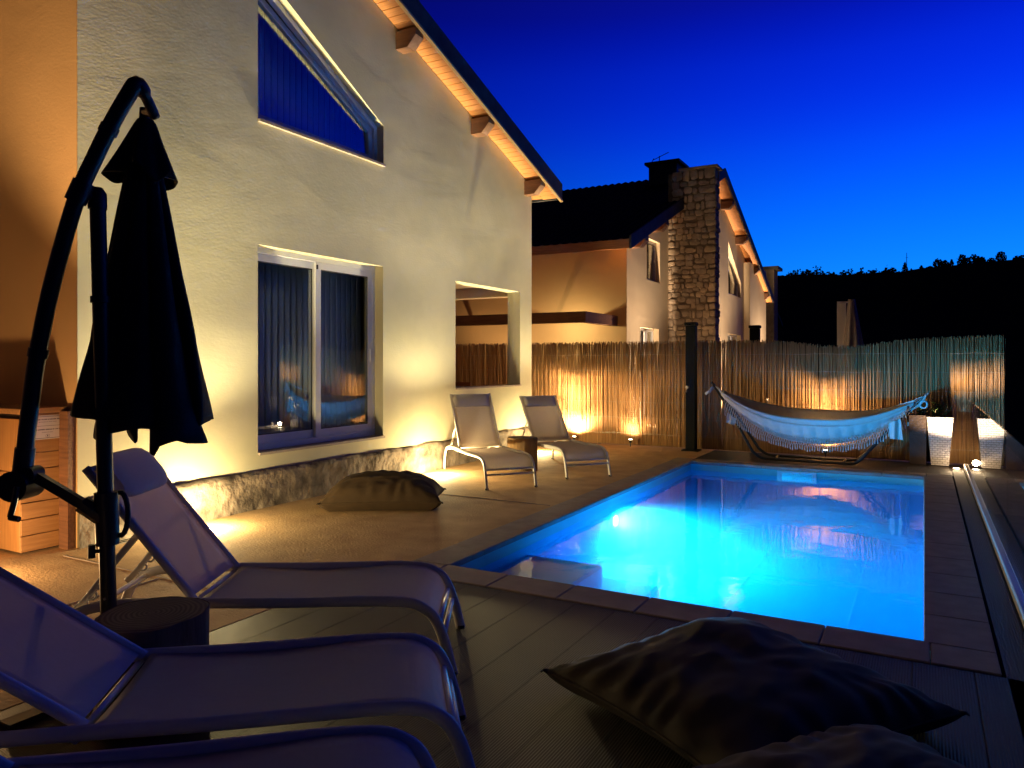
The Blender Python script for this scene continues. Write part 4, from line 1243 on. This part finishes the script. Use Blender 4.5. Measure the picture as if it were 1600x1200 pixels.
# puffy scallop trim along the near side
sc_ = MB()
NSC = 15
def scallop(u, v):
    s = 0.06 + 0.88 * u
    t0 = -0.86 + 0.50 * v
    p = hammock_pt(s, t0)
    k = (u * NSC) % 1.0
    q = p + Vector((0, -0.014 - 0.016 * math.sin(v * math.pi) * (0.4 + 0.6 * math.sin(k * math.pi)), 0))
    q.z -= 0.012 * math.sin(k * math.pi) * v
    return q
solid(sc_.grid(scallop, 150, 10).build('scallop_trim', 'cloth', hm, smooth=True), 0.004)
# knotted net fringe with tassels
fr = MB()
NF = 74
def fp(i, row):
    s = min(max((i / NF) * 0.88 + 0.055, 0), 1)
    p = hammock_pt(s, -0.52)
    dz = [0, 0.045, 0.09, 0.13][row]
    return p + Vector((0, -0.035 - 0.010 * row, -dz - 0.01 * math.sin(i * 0.9) - 0.07 * row / 3 * (1 - 4 * s * (1 - s))))
for row in range(3):
    off = 0.5 if row % 2 else 0.0
    for i in range(NF):
        a = fp(i + off, row); b1 = fp(i + off - 0.5, row + 1); b2 = fp(i + off + 0.5, row + 1)
        fr.tube([a, b1], 0.0032, 4); fr.tube([a, b2], 0.0032, 4)
for i in range(NF + 1):
    a = fp(i + 0.5, 3)
    ln = 0.05 + 0.02 * random.random()
    fr.tube([a, a + Vector((random.uniform(-.004, .004), 0, -ln * 0.4)), a + Vector((random.uniform(-.006, .006), 0, -ln))], [0.004, 0.007, 0.008], 5)
tag(fr.build('fringe', 'cloth', hm), kind='stuff')
# gathered ends, ropes and the loose drape at the right
for (xe, ze, xs, si) in ((-2.92, 1.125, XA, 0.03), (0.03, 1.035, XB, 0.97)):
    rp = MB()
    for k in range(7):
        rp.tube([(xe, 0, ze), hammock_pt(si, -1 + 2 * k / 6)], 0.006, 5)
    rp.build('end_cords', 'cloth', hm)
MB().tube(curve([(0.03, -0.02, 1.03), (-0.02, -0.05, 0.93), (-0.10, -0.06, 0.86), (-0.17, -0.07, 0.80), (-0.24, -0.06, 0.73)], 5), 0.017, 7).build('rope', 'cloth', hm, smooth=True)
MB().tube([(0.0 + 0.045 * math.cos(a), -0.06, 0.90 + 0.05 * math.sin(a)) for a in [i * 0.45 for i in range(20)]], 0.013, 7).build('rope_knot', 'cloth', hm, smooth=True)
MB().tube([(-2.93, -0.02, 1.10), (-2.99, -0.03, 1.02), (-3.05, -0.03, 0.985)], 0.026, 8).build('rope', 'cloth', hm, smooth=True)
dp = MB().grid(lambda u, v: (-0.44 + 0.16 * u + 0.03 * v, -0.26 + 0.02 * math.sin(u * 9 + v * 2), 0.64 + 0.07 * u - v * (0.22 + 0.08 * u)), 24, 12)
solid(dp.build('hanging_drape', 'cloth', hm, smooth=True), 0.004)
dp = MB().grid(lambda u, v: (-2.66 + 0.13 * u - 0.03 * v, -0.20 + 0.02 * math.sin(u * 9), 0.70 - 0.09 * u - v * (0.15 - 0.05 * u)), 18, 8)
solid(dp.build('hanging_drape', 'cloth', hm, smooth=True), 0.004)

# ------------------------------------------------------------------ shower column
def shower(label, x, y, lit=True):
    t = thing('shower_column', label, 'shower', (x, y, 0))
    MB().box(-0.085, 0.085, -0.07, 0.07, 0.02, 2.10, 0.012).build('column', 'matte', t)
    MB().box(-0.10, 0.10, -0.085, 0.085, 2.101, 2.16, 0.012).build('top_cap', 'matte', t)
    MB().box(-0.14, 0.14, -0.12, 0.12, 0.0, 0.02).build('base_plate', 'matte', t)
    MB().tube([(-0.045, -0.071, 1.07), (-0.045, -0.12, 1.07)], 0.026, 12).tube([(-0.045, -0.11, 1.07), (-0.05, -0.13, 0.99)], 0.010, 8).build('mixer_tap', 'steel', t, smooth='auto')
    MB().tube([(0.0, -0.08, 2.12), (0.0, -0.24, 2.12)], 0.012, 8).tube([(0, -0.24, 2.125), (0, -0.24, 2.10)], 0.05, 14).build('shower_head', 'matte', t, smooth='auto')
    return t
shower('black shower column in front of the cane fence left of the hammock', -3.42, 12.36)
shower('second black shower column standing behind the cane fence', -2.68, 13.9)

# neighbour's closed pale parasol behind the fence
nu = thing('closed_parasol', 'pale closed parasol rising behind the cane fence', 'parasol', (-1.60, 18.0, 0))
MB().box(-0.09, 0.09, -0.05, 0.05, 0.0, 2.80).build('mast', 'white_metal', nu)
def ncan(u, v):
    a = u * 6.28318
    rad = 0.07 + 0.17 * v
    f = 1 + 0.22 * v * math.cos(7 * a + 2 * v)
    return (0.20 + 0.06 * v + rad * f * math.cos(a), rad * f * math.sin(a), 2.88 - 1.5 * v)
solid(MB().grid(ncan, 70, 20, closeu=True).build('canopy', 'canvas_pale', nu, smooth=True), 0.004)
MB().box(-0.09, 0.22, -0.03, 0.03, 2.805, 2.84).build('arm', 'white_metal', nu)
MB().box(-0.4, 0.4, -0.4, 0.4, 0.0, 0.06).build('foot', 'dark_metal', nu)

# ------------------------------------------------------------------ planters
pw = thing('planter', 'tapered white woven planter lit from below by the glass balustrade', 'planter', (0.205, 12.39, 0))
def taper(m, wb, wt, db, dt, h):
    vs = []
    for z, a, d in ((0.01, wb, db), (h, wt, dt)):
        vs += [(-a, -d, z), (a, -d, z), (a, d, z), (-a, d, z)]
    for z, a, d in ((h, wt - 0.025, dt - 0.025), (h - 0.12, wt - 0.03, dt - 0.03)):
        vs += [(-a, -d, z), (a, -d, z), (a, d, z), (-a, d, z)]
    fs = [(3, 2, 1, 0)]
    for k in range(3):
        for i in range(4):
            fs.append((k * 4 + i, k * 4 + (i + 1) % 4, (k + 1) * 4 + (i + 1) % 4, (k + 1) * 4 + i))
    return m.add(vs, fs)
taper(MB(), 0.110, 0.165, 0.12, 0.15, 0.70).build('pot', 'planter', pw)
MB().box(-0.125, 0.125, -0.112, 0.112, 0.56, 0.60).build('soil', 'soil', pw)
pd = thing('planter', 'dark brown box planter left of the white woven planter', 'planter', (-0.075, 12.39, 0))
taper(MB(), 0.105, 0.112, 0.13, 0.14, 0.72).build('pot', 'planter_d', pd)
MB().box(-0.078, 0.078, -0.105, 0.105, 0.56, 0.62).build('soil', 'soil', pd)
def shrub(label, loc, n, h, spread, seed):
    rnd = random.Random(seed)
    t = thing('shrub', label, 'plant', loc)
    st_ = MB(); lf = MB()
    for k in range(n):
        a = rnd.uniform(0, 6.28); tilt = rnd.uniform(0, spread)
        hh = h * rnd.uniform(0.6, 1.0)
        top = Vector((math.cos(a) * tilt, math.sin(a) * tilt, hh))
        base = Vector((rnd.uniform(-.05, .05), rnd.uniform(-.05, .05), 0))
        st_.tube([base, base.lerp(top, 0.5) + Vector((0, 0, 0.02)), top], 0.004, 4)
        for q in range(16):
            f = 0.2 + 0.8 * q / 15
            p = base.lerp(top, f)
            b_ = rnd.uniform(0, 6.28)
            d = Vector((math.cos(b_), math.sin(b_), rnd.uniform(0.3, 1.1))).normalized()
            sd_ = d.cross(Vector((0, 0, 1))).normalized() * rnd.uniform(0.007, 0.013)
            L_ = rnd.uniform(0.045, 0.085)
            lf.add([p, p + d * L_ * 0.5 + sd_, p + d * L_, p + d * L_ * 0.5 - sd_], [(0, 1, 2, 3)])
    st_.build('stem', 'bark', t)
    tag(lf.build('foliage', 'leaf', t), kind='stuff')
shrub('dark green leafy shrub growing in the white woven planter', (0.18, 12.39, 0.585), 16, 0.34, 0.17, 2)
shrub('small dark green shrub growing in the brown box planter', (-0.03, 12.39, 0.61), 11, 0.26, 0.11, 6)
uplight(0.40, 12.02, 'floor uplight shining on the white woven planter', 45, glow=0.15, direction=(0.0, 0.22, 1), size=R(150), col=(1.0, 0.74, 0.46), group='floor uplights by the glass balustrade', wash=((0, 1), [(19.0, 13.0, 17.0)]))

# ------------------------------------------------------------------ glass balustrade
gb = thing('glass_balustrade', 'frameless glass balustrade along the right side of the pool', 'balustrade', (0.52, 0, 0))
MB().box(-0.03, 0.03, 0.4, 12.10, 0.002, 0.075, 0.006).build('base_channel', 'channel', gb)
y = 0.45
while y < 12.0:
    y1 = min(y + 1.94, 12.08)
    MB().box(-0.006, 0.006, y, y1 - 0.02, 0.076, 1.0).build('glass_panel', 'glass', gb)
    y = y1

# ------------------------------------------------------------------ ridge trees and mast
def far_tree(name, label, deg, r, h, wdt, seed, style='round'):
    rnd = random.Random(seed)
    a = R(deg)
    z = hill_height(a, r)
    t = thing(name, label, 'tree', (math.sin(a) * r, math.cos(a) * r, z - 0.5), 0, 'trees on the hill ridge')
    MB().tube([(0, 0, 0), (rnd.uniform(-.2, .2), 0, h * 0.45), (rnd.uniform(-.3, .3), 0, h * 0.85)], [0.22, 0.16, 0.05], 6).build('trunk', 'trunk', t)
    m = MB()
    for k in range(230):
        # leaf clumps through the crown volume
        while True:
            q = Vector((rnd.uniform(-1, 1), rnd.uniform(-1, 1), rnd.uniform(-1, 1)))
            if q.length < 1: break
        f = (q.z + 1) / 2
        tap = (1.15 - f) if style == 'cone' else (1.0 if f < 0.6 else 1.15 - 0.4 * f)
        c = Vector((q.x * wdt / 2 * tap, q.y * wdt / 2 * tap, h * (0.62 + 0.38 * q.z) if style != 'cone' else h * (0.55 + 0.45 * q.z)))
        s_ = rnd.uniform(0.25, 0.55) * wdt / 4
        ax = Vector((rnd.gauss(0, 1), rnd.gauss(0, 1), rnd.gauss(0, 1))).normalized()
        e1 = ax.orthogonal().normalized() * s_; e2 = ax.cross(e1).normalized() * s_
        m.add([c + e1, c + e2, c - e1 * 0.8, c - e2], [(0, 1, 2, 3)])
    m.build('crown', 'tree', t)
def bearing(u):
    return math.degrees(math.atan((u - 800) / 1156.0)) - 29.1
ridge = [(1384, 4.5, 5.5, 'round'), (1414, 7.5, 4.2, 'cone'), (1424, 4.0, 3.0, 'cone'), (1440, 4.5, 4.0, 'cone'), (1466, 6.5, 5.0, 'round'), (1476, 5.5, 5.0, 'round'), (1487, 6.0, 4.0, 'cone'),
         (1503, 7.5, 5.5, 'round'), (1509, 6.5, 5.0, 'round'), (1522, 7.0, 5.0, 'round'), (1531, 5.5, 6.0, 'round'), (1549, 4.5, 4.2, 'round'), (1564, 7.0, 5.0, 'round'), (1594, 5.0, 7.0, 'round'),
         (1395, 5.5, 4.5, 'round'), (1453, 3.5, 4.0, 'round')]
for i, (u, h, wd, stl) in enumerate(sorted(ridge)):
    words = ['first', 'second', 'third', 'fourth', 'fifth', 'sixth', 'seventh', 'eighth', 'ninth', 'tenth', 'eleventh', 'twelfth', 'thirteenth', 'fourteenth', 'fifteenth', 'sixteenth']
    far_tree('ridge_tree', '%s lone tree from the left on the open hill ridge' % words[i], bearing(u), 518.0, h * 1.35, wd * 1.15, 100 + i, stl)
# the closed wood along the left part of the ridge
wm = MB()
rw = random.Random(77)
deg = bearing(1150)
while deg < bearing(1420):
    a = R(deg); r = 520 + rw.uniform(-8, 4)
    z = hill_height(a, r)
    h = rw.uniform(3.5, 7.5)
    base = Vector((math.sin(a) * r, math.cos(a) * r, z))
    for k in range(60):
        q = Vector((rw.gauss(0, 1.5), rw.gauss(0, 1.5), abs(rw.gauss(0.45, 0.28)) * h))
        s_ = rw.uniform(0.5, 1.1)
        ax = Vector((rw.gauss(0, 1), rw.gauss(0, 1), rw.gauss(0, 1))).normalized()
        e1 = ax.orthogonal().normalized() * s_; e2 = ax.cross(e1).normalized() * s_
        wm.add([base + q + e1, base + q + e2, base + q - e1, base + q - e2], [(0, 1, 2, 3)])
    deg += rw.uniform(0.18, 0.5)
tag(wm.build('ridge_wood', 'tree'), 'dark closed wood along the left part of the hill ridge', 'wood', kind='stuff')
a = R(bearing(1417)); z = hill_height(a, 515)
ms = thing('radio_mast', 'thin radio mast on the hill ridge', 'mast', (math.sin(a) * 515, math.cos(a) * 515, z - 0.5))
MB().tube([(0, 0, 0), (0, 0, 15)], [0.28, 0.14], 6).build('pole', 'dark_metal', ms)
MB().tube([(-0.8, 0, 12), (0.8, 0, 12)], 0.08, 5).build('cross_arm', 'dark_metal', ms)
